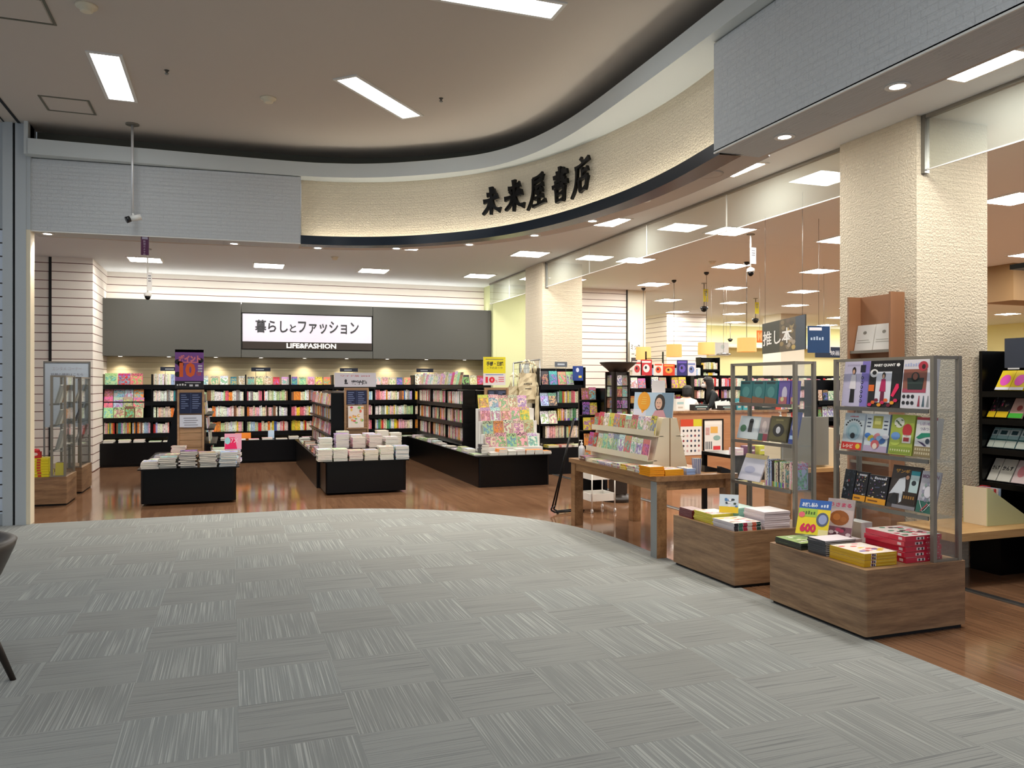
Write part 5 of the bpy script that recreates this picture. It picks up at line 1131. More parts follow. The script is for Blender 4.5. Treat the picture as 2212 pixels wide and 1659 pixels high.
for k in range(6):
    c = ('8fb49c', 'd8d49a', 'b8c8b0', 'c83a3a', 'e6dcd8', '9ab0c8')[k]
    m = MB(); m.box(0, .012, 0, .17, 0, .28, 'print', hexc(c)); tag(m.build('magazine', None, (X0 + .012 + k * .026, Y0 + .016, .441), (0, .05, 0)), f'thin magazine with {("green","straw","sage","red","pale","blue")[k]} cover in the cream file box', 'magazine', 'magazines in the cream file box')
slab('paper_pack', 'red wrapped pack behind the cream file box', 'pack', onY(2134, 4.87), 4.87, .431, .105, .075, .055, 'c8303a', 'c22630', 5, None, None, 'red packs behind the file box')
# ================================================================ shop name lettering on the curved wall
def wall_pt(px, path, near=.05):
    P_ = offset(path, -near)
    for a, b in zip(P_, P_[1:]):
        fa, fb = px_of(*a) - px, px_of(*b) - px
        if fa <= 0 <= fb or fb <= 0 <= fa:
            t = fa / (fa - fb) if fa != fb else 0; return a[0] + (b[0] - a[0]) * t, a[1] + (b[1] - a[1]) * t
STR = {
 '未': [[(.28, .73), (.5, .76), (.74, .84)], [(.10, .50), (.5, .55), (.86, .66)], [(.5, 1.0), (.52, .5), (.5, 0)], [(.48, .52), (.32, .25), (.06, .04)], [(.52, .50), (.7, .24), (1.0, .13)]],
 '来': [[(.22, .76), (.5, .78), (.80, .86)], [(.30, .68), (.40, .56)], [(.78, .72), (.62, .56)], [(.04, .45), (.5, .50), (.92, .58)], [(.5, 1.02), (.53, .5), (.5, 0)], [(.48, .48), (.32, .24), (.08, .08)], [(.52, .46), (.72, .22), (1.02, .14)]],
 '屋': [[(.30, .88), (.55, .92), (.82, .98)], [(.82, .98), (.76, .80)], [(.32, .76), (.76, .82)], [(.33, .9), (.3, .5), (.16, .18), (0, 0)], [(.42, .62), (.84, .68)], [(.60, .64), (.46, .50)], [(.42, .47), (.82, .52)], [(.70, .60), (.82, .50)], [(.62, .5), (.60, .12)], [(.40, .29), (.84, .34)], [(.30, .08), (.6, .1), (.98, .18)]],
 '書': [[(.28, .86), (.76, .93)], [(.76, .93), (.70, .72)], [(.12, .74), (.94, .86)], [(.30, .68), (.74, .74)], [(.20, .58), (.82, .65)], [(.06, .46), (.96, .56)], [(.5, 1.04), (.52, .46)], [(.28, .40), (.30, -.02)], [(.28, .40), (.76, .45)], [(.76, .45), (.74, 0)], [(.32, .21), (.72, .24)], [(.30, .02), (.74, .04)]],
 '店': [[(.46, 1.03), (.60, .90)], [(.16, .78), (.5, .84), (.94, .98)], [(.26, .80), (.24, .5), (.14, .2), (-.06, -.02)], [(.56, .76), (.58, .46)], [(.56, .62), (.88, .70)], [(.38, .44), (.44, .10)], [(.38, .44), (.86, .50)], [(.86, .50), (.76, .14)], [(.44, .12), (.76, .18)]]}
sg = thing('shop_name_sign', 'five large black brushed metal characters naming the shop on the curved stone wall', 'sign')
for ch, l, r, t_, b_ in (('未', 1041, 1081, 404, 464), ('来', 1089, 1132, 390, 457), ('屋', 1140, 1180, 377, 450), ('書', 1192, 1228, 363, 435), ('店', 1237, 1275, 344, 422)):
    A_, B_ = wall_pt(l, WP), wall_pt(r, WP); cx, cy = (A_[0] + B_[0]) / 2, (A_[1] + B_[1]) / 2; z1, z0 = zof(t_, cx, cy), zof(b_, cx, cy)
    w = math.dist(A_, B_); h = z1 - z0; m = MB()
    m.T = Matrix.Translation((A_[0], A_[1], z0)) @ Matrix.Rotation(math.atan2(B_[1] - A_[1], B_[0] - A_[0]), 4, 'Z')
    for si, s_ in enumerate(STR[ch]):
        P_ = catmull(s_, 5) if len(s_) > 2 else [(s_[0][0] + (s_[1][0] - s_[0][0]) * k / 5, s_[0][1] + (s_[1][1] - s_[0][1]) * k / 5) for k in range(6)]
        P_ = [(x * w, y * h) for x, y in P_]; n_ = len(P_); vert = abs(P_[-1][1] - P_[0][1]) > abs(P_[-1][0] - P_[0][0])
        L_, R_ = [], []
        for k, p_ in enumerate(P_):
            a, b = P_[max(k - 1, 0)], P_[min(k + 1, n_ - 1)]; dx, dy = b[0] - a[0], b[1] - a[1]; q = math.hypot(dx, dy) or 1; u = k / (n_ - 1)
            wd_ = .0195 * (1.35 - .55 * math.sin(math.pi * u)) * (1 - .55 * max(0, u - .7) / .3 * (1 if vert else -.4)) * (.85 if len(STR[ch]) > 8 else 1.1)
            L_.append((p_[0] - dy / q * wd_, p_[1] + dx / q * wd_)); R_.append((p_[0] + dy / q * wd_, p_[1] - dx / q * wd_))
        for k in range(n_ - 1):
            q4 = [R_[k], R_[k + 1], L_[k + 1], L_[k]]; f0, f1 = -.012 - .0008 * si, .02
            i = m.P([(x, f0, z) for x, z in q4] + [(x, f1, z) for x, z in q4])
            for f_ in ((0, 1, 2, 3), (7, 6, 5, 4), (0, 4, 5, 1), (1, 5, 6, 2), (2, 6, 7, 3), (3, 7, 4, 0)): m.F_([i + a for a in f_], 'black', (1, 1, 1, 1))
    for sx in (.3, .7): m.cyl((sx * w, .02, h * .5), (sx * w, .05, h * .5), .006, 'steel', n=6)
    m.build('character', sg)
# ================================================================ left side
display_block('display_block', 'wooden display block with steel and glass rack just inside the left jamb', -2.52, -1.99, 11.45, 12.12, .37, -2.17, 1.67, (1.30, 1.02, .70), 'woodblock')
display_block('display_block', 'wooden display block with glass rack behind the first one at far left', -2.52, -2.0, 12.62, 13.42, .37, -2.17, 1.66, (1.30, 1.02, .70), 'woodblock')
for k in range(7):
    slab('boxed_magazine', 'yellow boxed magazine on the display block by the left jamb', 'magazine', -2.455, 11.48, .371 + k * .034, .25, .3, .034, 'e8dfd0', 'e8d81c', 1, None, lambda m, w, d, t: m.rect(w * .5, t * .1, w * .66, t * .8, 'c83a2c', .0006) or m.rect(w * .1, t * .3, w * .4, t * .5, 'f6f0a0', .0006), 'yellow boxed magazines by the left jamb') if k == 0 else None
LBL = ['bottom', 'second up', 'third up', 'fourth up', 'fifth up', 'sixth up', 'topmost']
for k in range(1, 7):
    m = MB(); m.box(0, .25, 0, .3, 0, .032, 'print', hexc('e8d81c')); m.rect(.12, .004, .165, .028, 'c83a2c', .0006); m.rect(.02, .01, .1, .018, 'f6f0a0', .0006)
    tag(m.build('boxed_magazine', None, (-2.455 + R.uniform(-.005, .005), 11.48, .372 + k * .034)), f'yellow boxed magazine by the left jamb, {LBL[k]} in its pile', 'magazine', 'yellow boxed magazines by the left jamb')
for ob in [o for o in S.objects if o.name.startswith('boxed_magazine') and o.get('label', '').startswith('yellow boxed magazine on the display block by the left jamb')]: ob['label'] = 'yellow boxed magazine by the left jamb, bottom in its pile'
m = MB(); m.box(0, .11, 0, .08, 0, .08, 'print', hexc('c8202c')); m.ell(.05, .05, .03, .02, 'f0d0d4'); m.lathe([(.001, .12), (.03, .115), (.045, .09), (.04, .08)], .055, .04, 'print', hexc('d82a34'), 12, False)
tag(m.build('red_toy', None, (-2.42, 11.55, .372 + 7 * .034)), 'small bright red toy on top of the yellow pile by the left jamb', 'toy')
for k, (X, z, h, ln, c, lab) in enumerate(((-2.145, 1.305, .24, .26, 'a07a50', 'tan book leaning on the top shelf of the left glass rack'), (-2.145, 1.025, .2, .3, 'b09868', 'straw coloured book on the second shelf of the left glass rack'), (-2.145, .705, .26, .26, 'a6a6a0', 'grey magazine sloping on the lowest shelf of the left glass rack'))):
    for q in range(3):
        m = MB(); m.box(0, .16, 0, .02, 0, h, 'print', hexc(c if q == 0 else ('c9c6bc', '9a9c98')[q - 1])); m.box(.003, .157, .003, .017, -.0005, h + .0005, 'pages')
        tag(m.build('magazine', None, (X, 12.06 - q * .19, z + .012), (-ln, 0, -math.pi / 2)), lab if q == 0 else lab.replace('tan book', 'pale book').replace('straw coloured book', 'pale book').replace('grey magazine', 'pale magazine') + (', middle' if q == 1 else ', nearest'), 'magazine')
for q in range(6):
    m = MB(); m.box(0, .14, 0, .015, 0, .26, 'print', hexc(('8f918c', 'b9b4a6', '6d7270', '42444c', 'a8584c', 'b4b4b0')[q])); m.box(.003, .137, .003, .012, -.0005, .2605, 'pages')
    tag(m.build('magazine', None, (-2.14, 13.36 - (q % 2) * .4, (1.315, 1.035, .715)[q // 2]), (-.35, 0, -math.pi / 2)), f'{("grey","beige","slate","dark","brick red","pale grey")[q]} magazine in the rear left glass rack', 'magazine')
for q in range(3):
    m = MB(); m.box(0, .1, 0, .012, 0, .17, 'print', hexc(('e8d81c', '3a2430', 'c8b4d8')[q])); tag(m.build('magazine', None, (-2.14, 11.52 + .07 * q, .371 + .005), (-.2, 0, 0)), f'{("yellow","dark","lilac")[q]} booklet leaning on the left block beside the yellow pile', 'magazine')
xa, xb = onY(97, 13.7), onY(192, 13.7); zt = zof(783, xa, 13.7)
t = thing('framed_board', 'tall framed white notice board behind the glass racks at far left', 'board', (xa, 13.7, 0)); w = xb - xa
MB().box(0, w, 0, .02, .9, zt, 'palepanel').text('エンタメ コーナー', .1, zt - .12, .07, 'a9a6b0', .001, w - .2).text('話題の雑誌はこちら', .08, zt - .2, .045, '6c6a74', .001, w - .16).build('board', t)
m = MB(); m.box(-.02, 0, -.01, .03, 0, zt + .02, 'steel'); m.box(w, w + .02, -.01, .03, 0, zt + .02, 'steel'); m.box(0, w, -.01, .03, zt, zt + .02, 'darksteel'); m.build('frame', t)
# armchair cut by the left edge
ch = thing('armchair', 'dark brown barrel armchair with tapering legs cut by the left edge of the photo', 'chair', (-1.47, 4.78, 0))
m = MB(); n_ = 28; rr = [(.23, .40), (.33, .56), (.39, .70), (.40, .735), (.385, .745), (.34, .745), (.31, .73), (.28, .60), (.22, .46)]
i = m.P([(r_ * math.cos(t_), r_ * math.sin(t_), z) for r_, z in rr for t_ in (math.radians(-110 + 290 * k / n_) for k in range(n_ + 1))])
for j in range(len(rr) - 1):
    for k in range(n_): a = i + j * (n_ + 1) + k; m.F_((a, a + 1, a + n_ + 2, a + n_ + 1), 'leather', (1, 1, 1, 1), None, True)
for e in (0, n_): m.F_([i + j * (n_ + 1) + e for j in range(len(rr))][::(1 if e else -1)], 'leather', (1, 1, 1, 1))
m.build('shell', ch)
MB().lathe([(.05, .38), (.24, .39), (.27, .43), (.26, .48), (.05, .50)], mat='leather', n=28).build('seat', ch)
for sx, sy in ((1, 0), (-1, 0), (0, 1), (0, -1)): MB().cyl((.24 * sx, .24 * sy, .39), (.39 * sx, .37 * sy, 0), .024, 'legwood', n=10, r1=.014).build('leg', ch)
# ================================================================ ceiling fittings
def dome(name, lab, x, y, zc, zd, r=.055, pole='white', tagc=None, tagz=None, tw=.09, th_=.28, white=True):
    t = thing(name, lab, 'security camera', (x, y, 0))
    MB().lathe([(.06, zc - .012), (.06, zc)], mat='darksteel', n=14).cyl((0, 0, zd + .05), (0, 0, zc - .01), .011, pole).build('pole', t)
    MB().lathe([(.02, zd + .07), (r, zd + .05), (r * 1.05, zd + .01), (r * .9, zd)], mat='white' if white else 'magblack', n=18).build('housing', t)
    MB().lathe([(r * .85, zd), (r * .75, zd - .03), (r * .4, zd - .055), (.002, zd - .062)], mat='black', n=18).build('dome_cover', t)
    if tagc:
        m = MB(); m.box(-tw / 2 + .03, tw / 2 + .03, -.02, -.016, tagz, tagz + th_, 'print', hexc(tagc)); m.T = Matrix.Translation((0, -.021, 0))
        for j in range(3): m.rect(-tw * .3 + .03, tagz + th_ * (.5 + .14 * j), tw * .3 + .03, tagz + th_ * (.56 + .14 * j), '7a7a80')
        m.build('tag', t)
dome('dome_camera', 'white dome camera on a pole with white and blue tag in mid shop', 7.25, 9.8, CS_, zof(588, 7.25, 9.8), .055, 'white', 'e2ecf6', zof(570, 7.25, 9.8), .10, .24)
X, Y = 9.8, 14.9; dome('dome_camera', 'black dome camera with a yellow tag, left of the white one', X, Y, CS_, zof(668, X, Y), .085, 'darksteel', 'd8cc1c', zof(652, X, Y), .12, .28, white=False)
X, Y = 12.8, 17.1; dome('dome_camera', 'black dome camera with a yellow tag, farther right in the shop', X, Y, CS_, zof(693, X, Y), .085, 'darksteel', 'd8cc1c', zof(678, X, Y), .12, .3, white=False)
X, Y = onY(319, 14.2), 14.2; dome('dome_camera', 'dome camera on a white pole in front of the dark sign panel at left', X, Y, CS_, zof(640, X, Y), .055, 'white', 'ece9e4', zof(628, X, Y), .07, .3)
X, Y = 17.3, 24.6; dome('dome_camera', 'small dome camera near the far yellow wall', X, Y, CS_, zof(735, X, Y), .09, 'darksteel', white=False)
bc = thing('bullet_camera', 'white bullet camera on a long pole hanging from the mall ceiling', 'security camera', (-1.034, 9.625, 0)); zc = zof(472, -1.034, 9.625)
MB().lathe([(.07, CM - .012), (.07, CM)], mat='darksteel', n=18).cyl((0, 0, zc + .04), (0, 0, CM - .01), .014, 'chromew').build('pole', bc)
MB().cyl((.09, -.02, zc + .02), (-.02, -.03, zc - .01), .032, 'white', n=14).cyl((0, 0, zc + .06), (.02, -.02, zc + .01), .012, 'white').build('camera_body', bc)
MB().cyl((-.02, -.03, zc - .01), (-.06, -.04, zc - .03), .034, 'magblack', n=14, r1=.036).build('lens', bc)
X, Y = onY(313, 10.0), 10.0; za, zb = zof(500, X, Y), zof(551, X, Y)
m = MB(); m.box(-.042, .042, 0, .004, zb - za, 0, 'print', hexc('5a1f4a')); m.rect(-.03, -.09, .03, -.03, 'd8d0e6', .001)
for j in range(6): m.text('防犯カメラ中'[j], -.016, -.125 - j * .03, .026, 'd9c4d6', .001)
m.cyl((0, 0, 0), (0, 0, HB - za), .003, 'steel', n=6)
tag(m.build('hanging_tag', None, (X, Y, za)), 'narrow purple hanging tag below the left stone header', 'sign')
def disc(name, lab, cat, x, y, z, prof, mat='white'): tag(MB().lathe(prof, mat=mat, n=20).build(name, None, (x, y, z)), lab, cat)
for x, y, l in ((-1.04, 6.73, 'round smoke detector at the top left of the mall ceiling'), (.35, 8.29, 'round smoke detector between the two mall ceiling lights')): disc('smoke_detector', l, 'smoke detector', x, y, CM, [(.03, -.05), (.045, -.045), (.05, -.02), (.075, -.015), (.08, 0)], 'cream')
for x, y, l in ((-.56, 7.87, 'tiny sprinkler head right of the left mall light'), (1.99, 7.71, 'tiny sprinkler head right of the slanted mall light')): disc('sprinkler', l, 'sprinkler', x, y, CM, [(.012, -.04), (.02, -.03), (.008, -.02), (.022, 0)], 'steel')
for x, y, l in ((1.7, 14.0, 'smoke detector on the shop ceiling above the dark sign panel'), (8.2, 12.2, 'smoke detector on the shop ceiling near the white dome camera')): disc('smoke_detector', l, 'smoke detector', x, y, CS_, [(.03, -.05), (.045, -.045), (.05, -.02), (.07, 0)], 'cream')
disc('air_vent', 'round grey air vent in the header soffit right of the navy band', 'vent', 3.66, 5.5, HB + .002, [(.02, -.012), (.05, -.006), (.07, -.012), (.1, -.006), (.115, -.01), (.12, 0)], 'soffit')
m = MB(); 
for a, b, c, d in ((-.23, .23, -.23, -.21), (-.23, .23, .21, .23), (-.23, -.21, -.21, .21), (.21, .23, -.21, .21)): m.box(a, b, c, d, -.006, 0, 'cove')
m.box(-.2, .2, -.2, .2, -.004, 0, 'ceilmall')
h_ = tag(m.build('ceiling_hatch', None, (-1.59, 9.2, CM)), 'square inspection hatch in the mall ceiling at far left', 'hatch')
h2 = h_.copy(); S.collection.objects.link(h2); h2.location = (-1.55, 6.95, CM); h2['label'] = 'square inspection hatch cut by the top left corner of the photo'
# pendant lamps
for k, (px, pc, zt, zb, w) in enumerate(((1390, 622, 750, 777, 32), (1456, 605, 744, 771, 33), (1526, 588, 740, 766, 36), (1613, 566, 730, 760, 40))):
    X, Y = at(px, pc, CS_); D = dist(X, Y); r = w / 2 * D / F; z1, z0 = zof(zt, X, Y), zof(zb, X, Y)
    t = thing('pendant_lamp', f'warm yellow drum pendant lamp, {ordn(k, 4)} of the row of four', 'lamp', (X, Y, 0), 0, 'yellow drum pendant lamps')
    MB().cyl((0, 0, z1), (0, 0, CS_), .005, 'magblack', n=6).lathe([(.02, CS_ - .06), (.05, CS_ - .03), (.05, CS_)], mat='magblack', n=14).build('cord', t)
    MB().lathe([(r * 1.02, z0), (r, z1)], mat='lampshade', n=28, cap=False).build('shade', t); MB().lathe([(.001, z0 + .03), (r * .97, z0 + .03)], mat='lampshade', n=28, cap=False).build('diffuser', t)
# white round pendant and hanging white sign near it
X, Y = onY(1563, 15), 15.0; z = zof(767, X, Y); t = thing('disc_lamp', 'white round dish lamp hanging right of the drum pendants', 'lamp', (X, Y, 0))
MB().lathe([(.16, z), (.15, z + .03), (.03, z + .06)], mat='steel', n=24).build('dish', t); MB().cyl((0, 0, z + .05), (0, 0, CS_), .004, 'steel', n=6).build('cord', t)
X, Y = onY(1553, 15.2), 15.2; m = MB(); m.box(-.26, .26, 0, .01, 0, .3, 'print', hexc('e6e8e4')); m.ell(.1, .2, .05, .05, 'c9d6cf'); m.cyl((-.2, .005, .3), (-.2, .005, CS_ - zof(768, X, Y)), .002, 'steel', n=5); m.cyl((.2, .005, .3), (.2, .005, CS_ - zof(768, X, Y)), .002, 'steel', n=5)
tag(m.build('hanging_sign', None, (X, Y, zof(768, X, Y))), 'pale hanging sign behind the white dish lamp', 'sign')
# hanging banners
P1 = (6.67, 8.77); P2 = (6.18, 7.35); L_ = math.dist(P1, P2); rz = math.atan2(P2[1] - P1[1], P2[0] - P1[0]); z0 = zof(765, *P1); h_ = .40
m = MB(); m.box(0, L_, 0, .012, 0, h_, 'print', hexc('23292a')); m.rect(L_ * .44, 0, L_ * .8, h_, '4c4236', .001); m.rect(L_ * .8, 0, L_, h_, '16304a', .001)
for j in range(26): m.ell(L_ * R.uniform(.46, .78), h_ * R.uniform(.06, .94), .07, .03, R.choice(['8f7c58', '5c4a42', '7a6a50', '3a3432', '9c8f80', 'b39a5a']), .0014 + j * .00005, 7)
m.text('推し本', L_ * .03, h_ * .3, h_ * .5, 'f2f2f0', .004, L_ * .7, .003); m.cyl((.1, .006, h_), (.1, .006, CS_ - z0), .003, 'steel', n=6); m.cyl((L_ - .1, .006, h_), (L_ - .1, .006, CS_ - z0), .003, 'steel', n=6)
tag(m.build('hanging_banner', None, (P1[0], P1[1], z0), rz), 'dark hanging banner with three large white characters', 'banner')
X, Y = onY(1745, 8.6), 8.6; m = MB(); m.box(0, .32, 0, .01, 0, .36, 'print', hexc('123a66')); m.rect(.02, .3, .2, .34, 'e6e6ee', .001); m.bars(.04, .17, .2, .05, 5, 'a9bcd4', .001); m.cyl((.16, .005, .36), (.16, .005, CS_ - zof(762, X, Y)), .003, 'steel', n=6)
m.box(.315, .325, -.002, .012, 0, .38, 'white'); tag(m.build('hanging_banner', None, (X, Y, zof(762, X, Y)), -.2), 'blue hanging banner with white edge just behind the dark one', 'banner')
X, Y = onY(1762, 12), 12.0; m = MB(); zz = zof(772, X, Y); m.box(0, 1.35, 0, .02, 0, .2, 'print', hexc('1c2a40')); m.text('映画・ドラマ化', .35, .05, .1, 'e6eaf2', .002, .75); m.cyl((.2, .01, .2), (.2, .01, CS_ - zz), .003, 'steel', n=6); m.cyl((1.1, .01, .2), (1.1, .01, CS_ - zz), .003, 'steel', n=6)
tag(m.build('hanging_sign', None, (X, Y, zz)), 'long navy section sign hanging left of the near stone pillar', 'sign')
X, Y = onY(1362, 16.5), 16.54; m = MB(); m.box(0, .28, 0, .01, 0, .72, 'print', hexc('e6e4dc')); m.text('ミック', .03, .5, .14, '26262a', .001, .24, .002); m.text('ーム', .05, .34, .12, '26262a', .001, .17, .002); m.rect(.04, .2, .2, .3, '4a4a4e', .001); m.rect(.04, .12, .2, .16, '26262a', .001)
tag(m.build('wall_sign', None, (X, Y, zof(800, X, Y))), 'white wall sign with black characters beside the middle slatted wall', 'sign')
X, Y = onY(1635, 13), 13.0; m = MB(); m.box(0, .14, 0, .01, 0, .24, 'print', hexc('f06a1c')); m.pg([(.02, .04), (.05, .04), (.07, .12), (.09, .04), (.12, .04), (.12, .2), (.09, .2), (.07, .13), (.05, .2), (.02, .2)], 'f7a060', .001); m.cyl((.07, .005, .24), (.07, .005, CS_ - zof(740, X, Y)), .002, 'steel', n=5)
tag(m.build('hanging_sign', None, (X, Y, zof(740, X, Y))), 'small bright orange sign hanging left of the dark banner', 'sign')
# ================================================================ shop interior behind the table
def gond(name, label, px0, px1, Y, D_, levels, top, nb, where, kinds, plinth=True, skip=(), only=None, mat='black'):
    xa, xb = onY(px0, Y), onY(px1, Y); W_ = xb - xa
    t = bookcase(name, label, 'bookcase', (xa, Y, 0), 0, W_, D_, levels, top, nb, (-.02, W_ + .02, -.12, D_, max(.2, levels[0] - .1)) if plinth else None, mat=mat, lipz=.06)
    for j, z in enumerate(levels):
        for k in range(nb):
            a, b = W_ * k / nb + .03, W_ * (k + 1) / nb - .03; kd = kinds[j % len(kinds)]
            if kd == 's': spines((xa, Y), 0, a, b, .05, z, where, only=only, skip=skip)
            elif kd == 'f': faces((xa, Y), 0, a, b, .08, z, where, (.13, .17), (.18, .22), .015, .16, only=only, skip=skip)
            elif kd == 'p': faces((xa, Y), 0, a, b, .08, z, where, (.08, .11), (.12, .16), .012, .05, only=only, skip=skip, noun='packet')
    return t
gond('bookcase', 'black bookcase of red and dark magazines behind the picture book table', 1362, 1494, 13.05, .3, [.6, .9, 1.2, 1.48], 1.72, 3, 'in bookcase behind picture book table', 'sfpf', only=('red', 'dark', 'white', 'orange', 'grey', 'pink', 'yellow', 'blue'))
gond('bookcase', 'low black bookcase at far left of the shop interior beside slatted wall', 1268, 1345, 13.6, .3, [.6, .9, 1.2], 1.42, 2, 'in low bookcase by slatted wall', 'pfp', only=('dark', 'grey', 'white', 'cream', 'green'))
gond('bookcase', 'long black bookcase of pale pink spines behind the counter', 1500, 1830, 17.0, .3, [.6, .9, 1.2, 1.5], 1.78, 6, 'in the long bookcase behind counter', 'ssss', only=('pale pink', 'white', 'cream', 'pink', 'grey', 'pale green', 'lilac', 'brown', 'red'))
gond('bookcase', 'tall black frame bookcase with pale books left of the white dish lamp', 1515, 1556, 20.0, .3, [1.7, 2.0], 2.35, 1, 'in the raised frame bookcase', 's', False, only=('cream', 'white', 'yellow', 'pale green'))
gond('bookcase', 'black bookcase of dark packets between the second rack and the pillar', 1768, 1838, 9.2, .3, [.55, .82, 1.08, 1.32], 1.62, 1, 'in black bookcase left of pillar', 'pppp', only=('orange', 'dark', 'cream', 'brown', 'white'))
gond('bookcase', 'far black bookcase of books seen at right of the near pillar', 2132, 2260, 11.0, .3, [.9, 1.2, 1.5], 1.95, 2, 'in far bookcase right of pillar', 's', only=('white', 'cream', 'grey', 'pale blue'))
gond('bookcase', 'black bookcase with posters along the far wall of the shop', 1395, 1520, 19.0, .3, [.9, 1.2, 1.5, 1.8], 2.1, 3, 'in the far bookcase by the far pillar', 'sff', only=('dark', 'grey', 'white', 'pale blue', 'blue'))
for k, (px, w, h, c1_, c2_, lab) in enumerate(((1366, .2, .27, 'd9d0c6', 'c03a3a', 'white and red'), (1384, .24, .30, 'c42a32', 'e6e0dc', 'red'), (1412, .2, .24, 'e9d9cc', 'd8502c', 'cream and orange'), (1432, .26, .22, 'd8401f', 'f0a84a', 'orange red'), (1462, .24, .30, '2c2a6a', '6a58b0', 'deep purple'), (1484, .2, .26, 'd8d4de', '6f7fb4', 'pale lilac'))):
    def aq(m, w_, h_, c1_=c1_, c2_=c2_):
        m.rect(0, 0, w_, h_, c1_); m.ell(w_ * .5, h_ * .45, w_ * .3, h_ * .26, c2_, .002); m.rect(w_ * .1, h_ * .8, w_ * .9, h_ * .92, c2_, .002); m.ell(w_ * .45, h_ * .5, w_ * .1, h_ * .1, '1e1a22', .003)
    standee('display_card', lab + ' display card on top of the bookcase behind the picture book table', 'card', (onY(px, 13.2), 13.2, 1.722), w, h, aq)
X, Y = onY(1396, 13.3), 13.3; dr = thing('wire_rack', 'small black rack of dark packets on top of the bookcase behind the table', 'rack', (X, Y, 1.722))
for z in (0, .16, .32): MB().box(0, .38, -.0, .04, z, z + .012, 'black').build('shelf', dr)
for x in (0, .37): MB().box(x, x + .01, .0, .045, .012, .46, 'black').build('upright', dr)
# counter
xa, xb = onY(1452, 11.6), onY(1700, 11.6); ct = thing('service_counter', 'long orange-brown wooden counter behind the picture book table', 'counter')
MB().box(xa, xb, 11.6, 12.1, .06, 1.06, 'woodcounter').box(xa + .04, xb - .04, 11.64, 12.06, 0, .06, 'blackmatte').build('body', ct); MB().box(xa - .02, xb + .02, 11.57, 12.12, 1.06, 1.10, 'woodtable').build('countertop', ct)
def poster(lab, px0, px1, y0, y1, Y, art, frame=None):
    X0_, X1_ = onY(px0, Y), onY(px1, Y); zt_, zb_ = zof(y0, X0_, Y), zof(y1, X0_, Y); m = MB(); m.box(0, X1_ - X0_, 0, .006, 0, zt_ - zb_, 'print', hexc('e9e6e0')); art(m, X1_ - X0_, zt_ - zb_)
    if frame:
        w_, h_ = X1_ - X0_, zt_ - zb_
        for q in ((-.02, 0, -.02, h_ + .02), (w_, w_ + .02, -.02, h_ + .02), (0, w_, -.02, 0), (0, w_, h_, h_ + .02)): m.box(q[0], q[1], -.012, .01, q[2], q[3], 'black')
    tag(m.build('poster', None, (X0_, Y, zb_)), lab, 'poster')
def pa(m, w, h):
    m.rect(0, h * .8, w, h, 'cf4a2c', .001); m.rect(w * .6, h * .8, w, h, 'd8cc30', .0015)
    for j in range(5):
        for i_ in range(5): m.ell(w * (.14 + .18 * i_), h * (.12 + .14 * j), w * .045, h * .035, R.choice(['2a2a34', '8a2f3a', '3c4c6a', 'c9a0a0']), .002, 8)
def pb(m, w, h):
    m.rect(0, h * .86, w, h, 'f4f0e6', .001); m.rect(w * .35, h * .6, w * .75, h * .8, 'e8b45a', .002); m.rect(w * .5, h * .08, w * .9, h * .2, 'd83a40', .002); m.ell(w * .7, h * .45, w * .2, h * .08, '8fb0a8', .002)
    for i_ in range(4): m.rect(w * (.08 + .1 * i_), h * .1, w * (.13 + .1 * i_), h * .34, '3c4a54', .002)
    for i_ in range(6): m.rect(w * .08, h * (.55 + .04 * i_), w * .3, h * (.57 + .04 * i_), 'c46a5a', .002)
poster('white poster of small product rows on the counter front', 1470, 1516, 906, 984, 11.59, pa); poster('black-framed poster with orange square on the counter front', 1521, 1560, 908, 978, 11.585, pb, True)
for k, (px, w, h, c, lab) in enumerate(((1592, .1, .2, '2f9aa8', 'left teal box on the counter'), (1606, .1, .2, '3fb0bc', 'right teal box on the counter'), (1640, .34, .22, '1d2a2a', 'black and green printed box on the counter'), (1676, .12, .22, 'd8452c', 'red and orange box on the counter'), (1694, .2, .22, 'd9a88a', 'pinkish tan box on the counter'), (1716, .07, .22, 'e6d84a', 'yellow slim box on the counter'), (1500, .3, .10, '2a2a2c', 'black tray of papers at left on the counter'), (1462, .16, .2, 'e8e8e2', 'white card stand on the left of the counter'), (1560, .3, .08, '1c1c20', 'low black box on the counter before the woman'))):
    Xk = onY(px, 11.75); m = MB(); m.box(0, w, 0, .14, 0, h, 'print', hexc(c)); m.rect(w * .1, h * .55, w * .9, h * .75, 'e6e0d6' if k in (2, 3, 4) else 'a8c8c8'); m.rect(w * .2, h * .2, w * .8, h * .35, 'c9c0b4')
    if Xk + w > xb: continue
    tag(m.build('counter_box', None, (Xk, 11.75 + .002 * k, 1.101)), lab, 'box')
t = thing('pump_bottle', 'cream pump bottle standing in front of the counter by the second rack', 'bottle', (onY(1686, 9.6), 9.6, .92)); MB().lathe([(.04, 0), (.045, .02), (.045, .13), (.015, .16), (.015, .18)], mat='chromew').build('bottle_body', t); MB().lathe([(.015, .18), (.006, .2), (.006, .22)], mat='white').box(-.03, .008, -.006, .006, .22, .23, 'white').build('pump', t)
st = thing('low_shelf_stand', 'brown wooden stand in front of the counter carrying a pump bottle', 'stand', (onY(1686, 9.6), 9.6, 0)); MB().box(-.16, .3, -.15, .15, 0, .90, 'woodcounter').build('body', st); MB().box(-.18, .32, -.17, .17, .90, .919, 'woodtable').build('top_board', st)
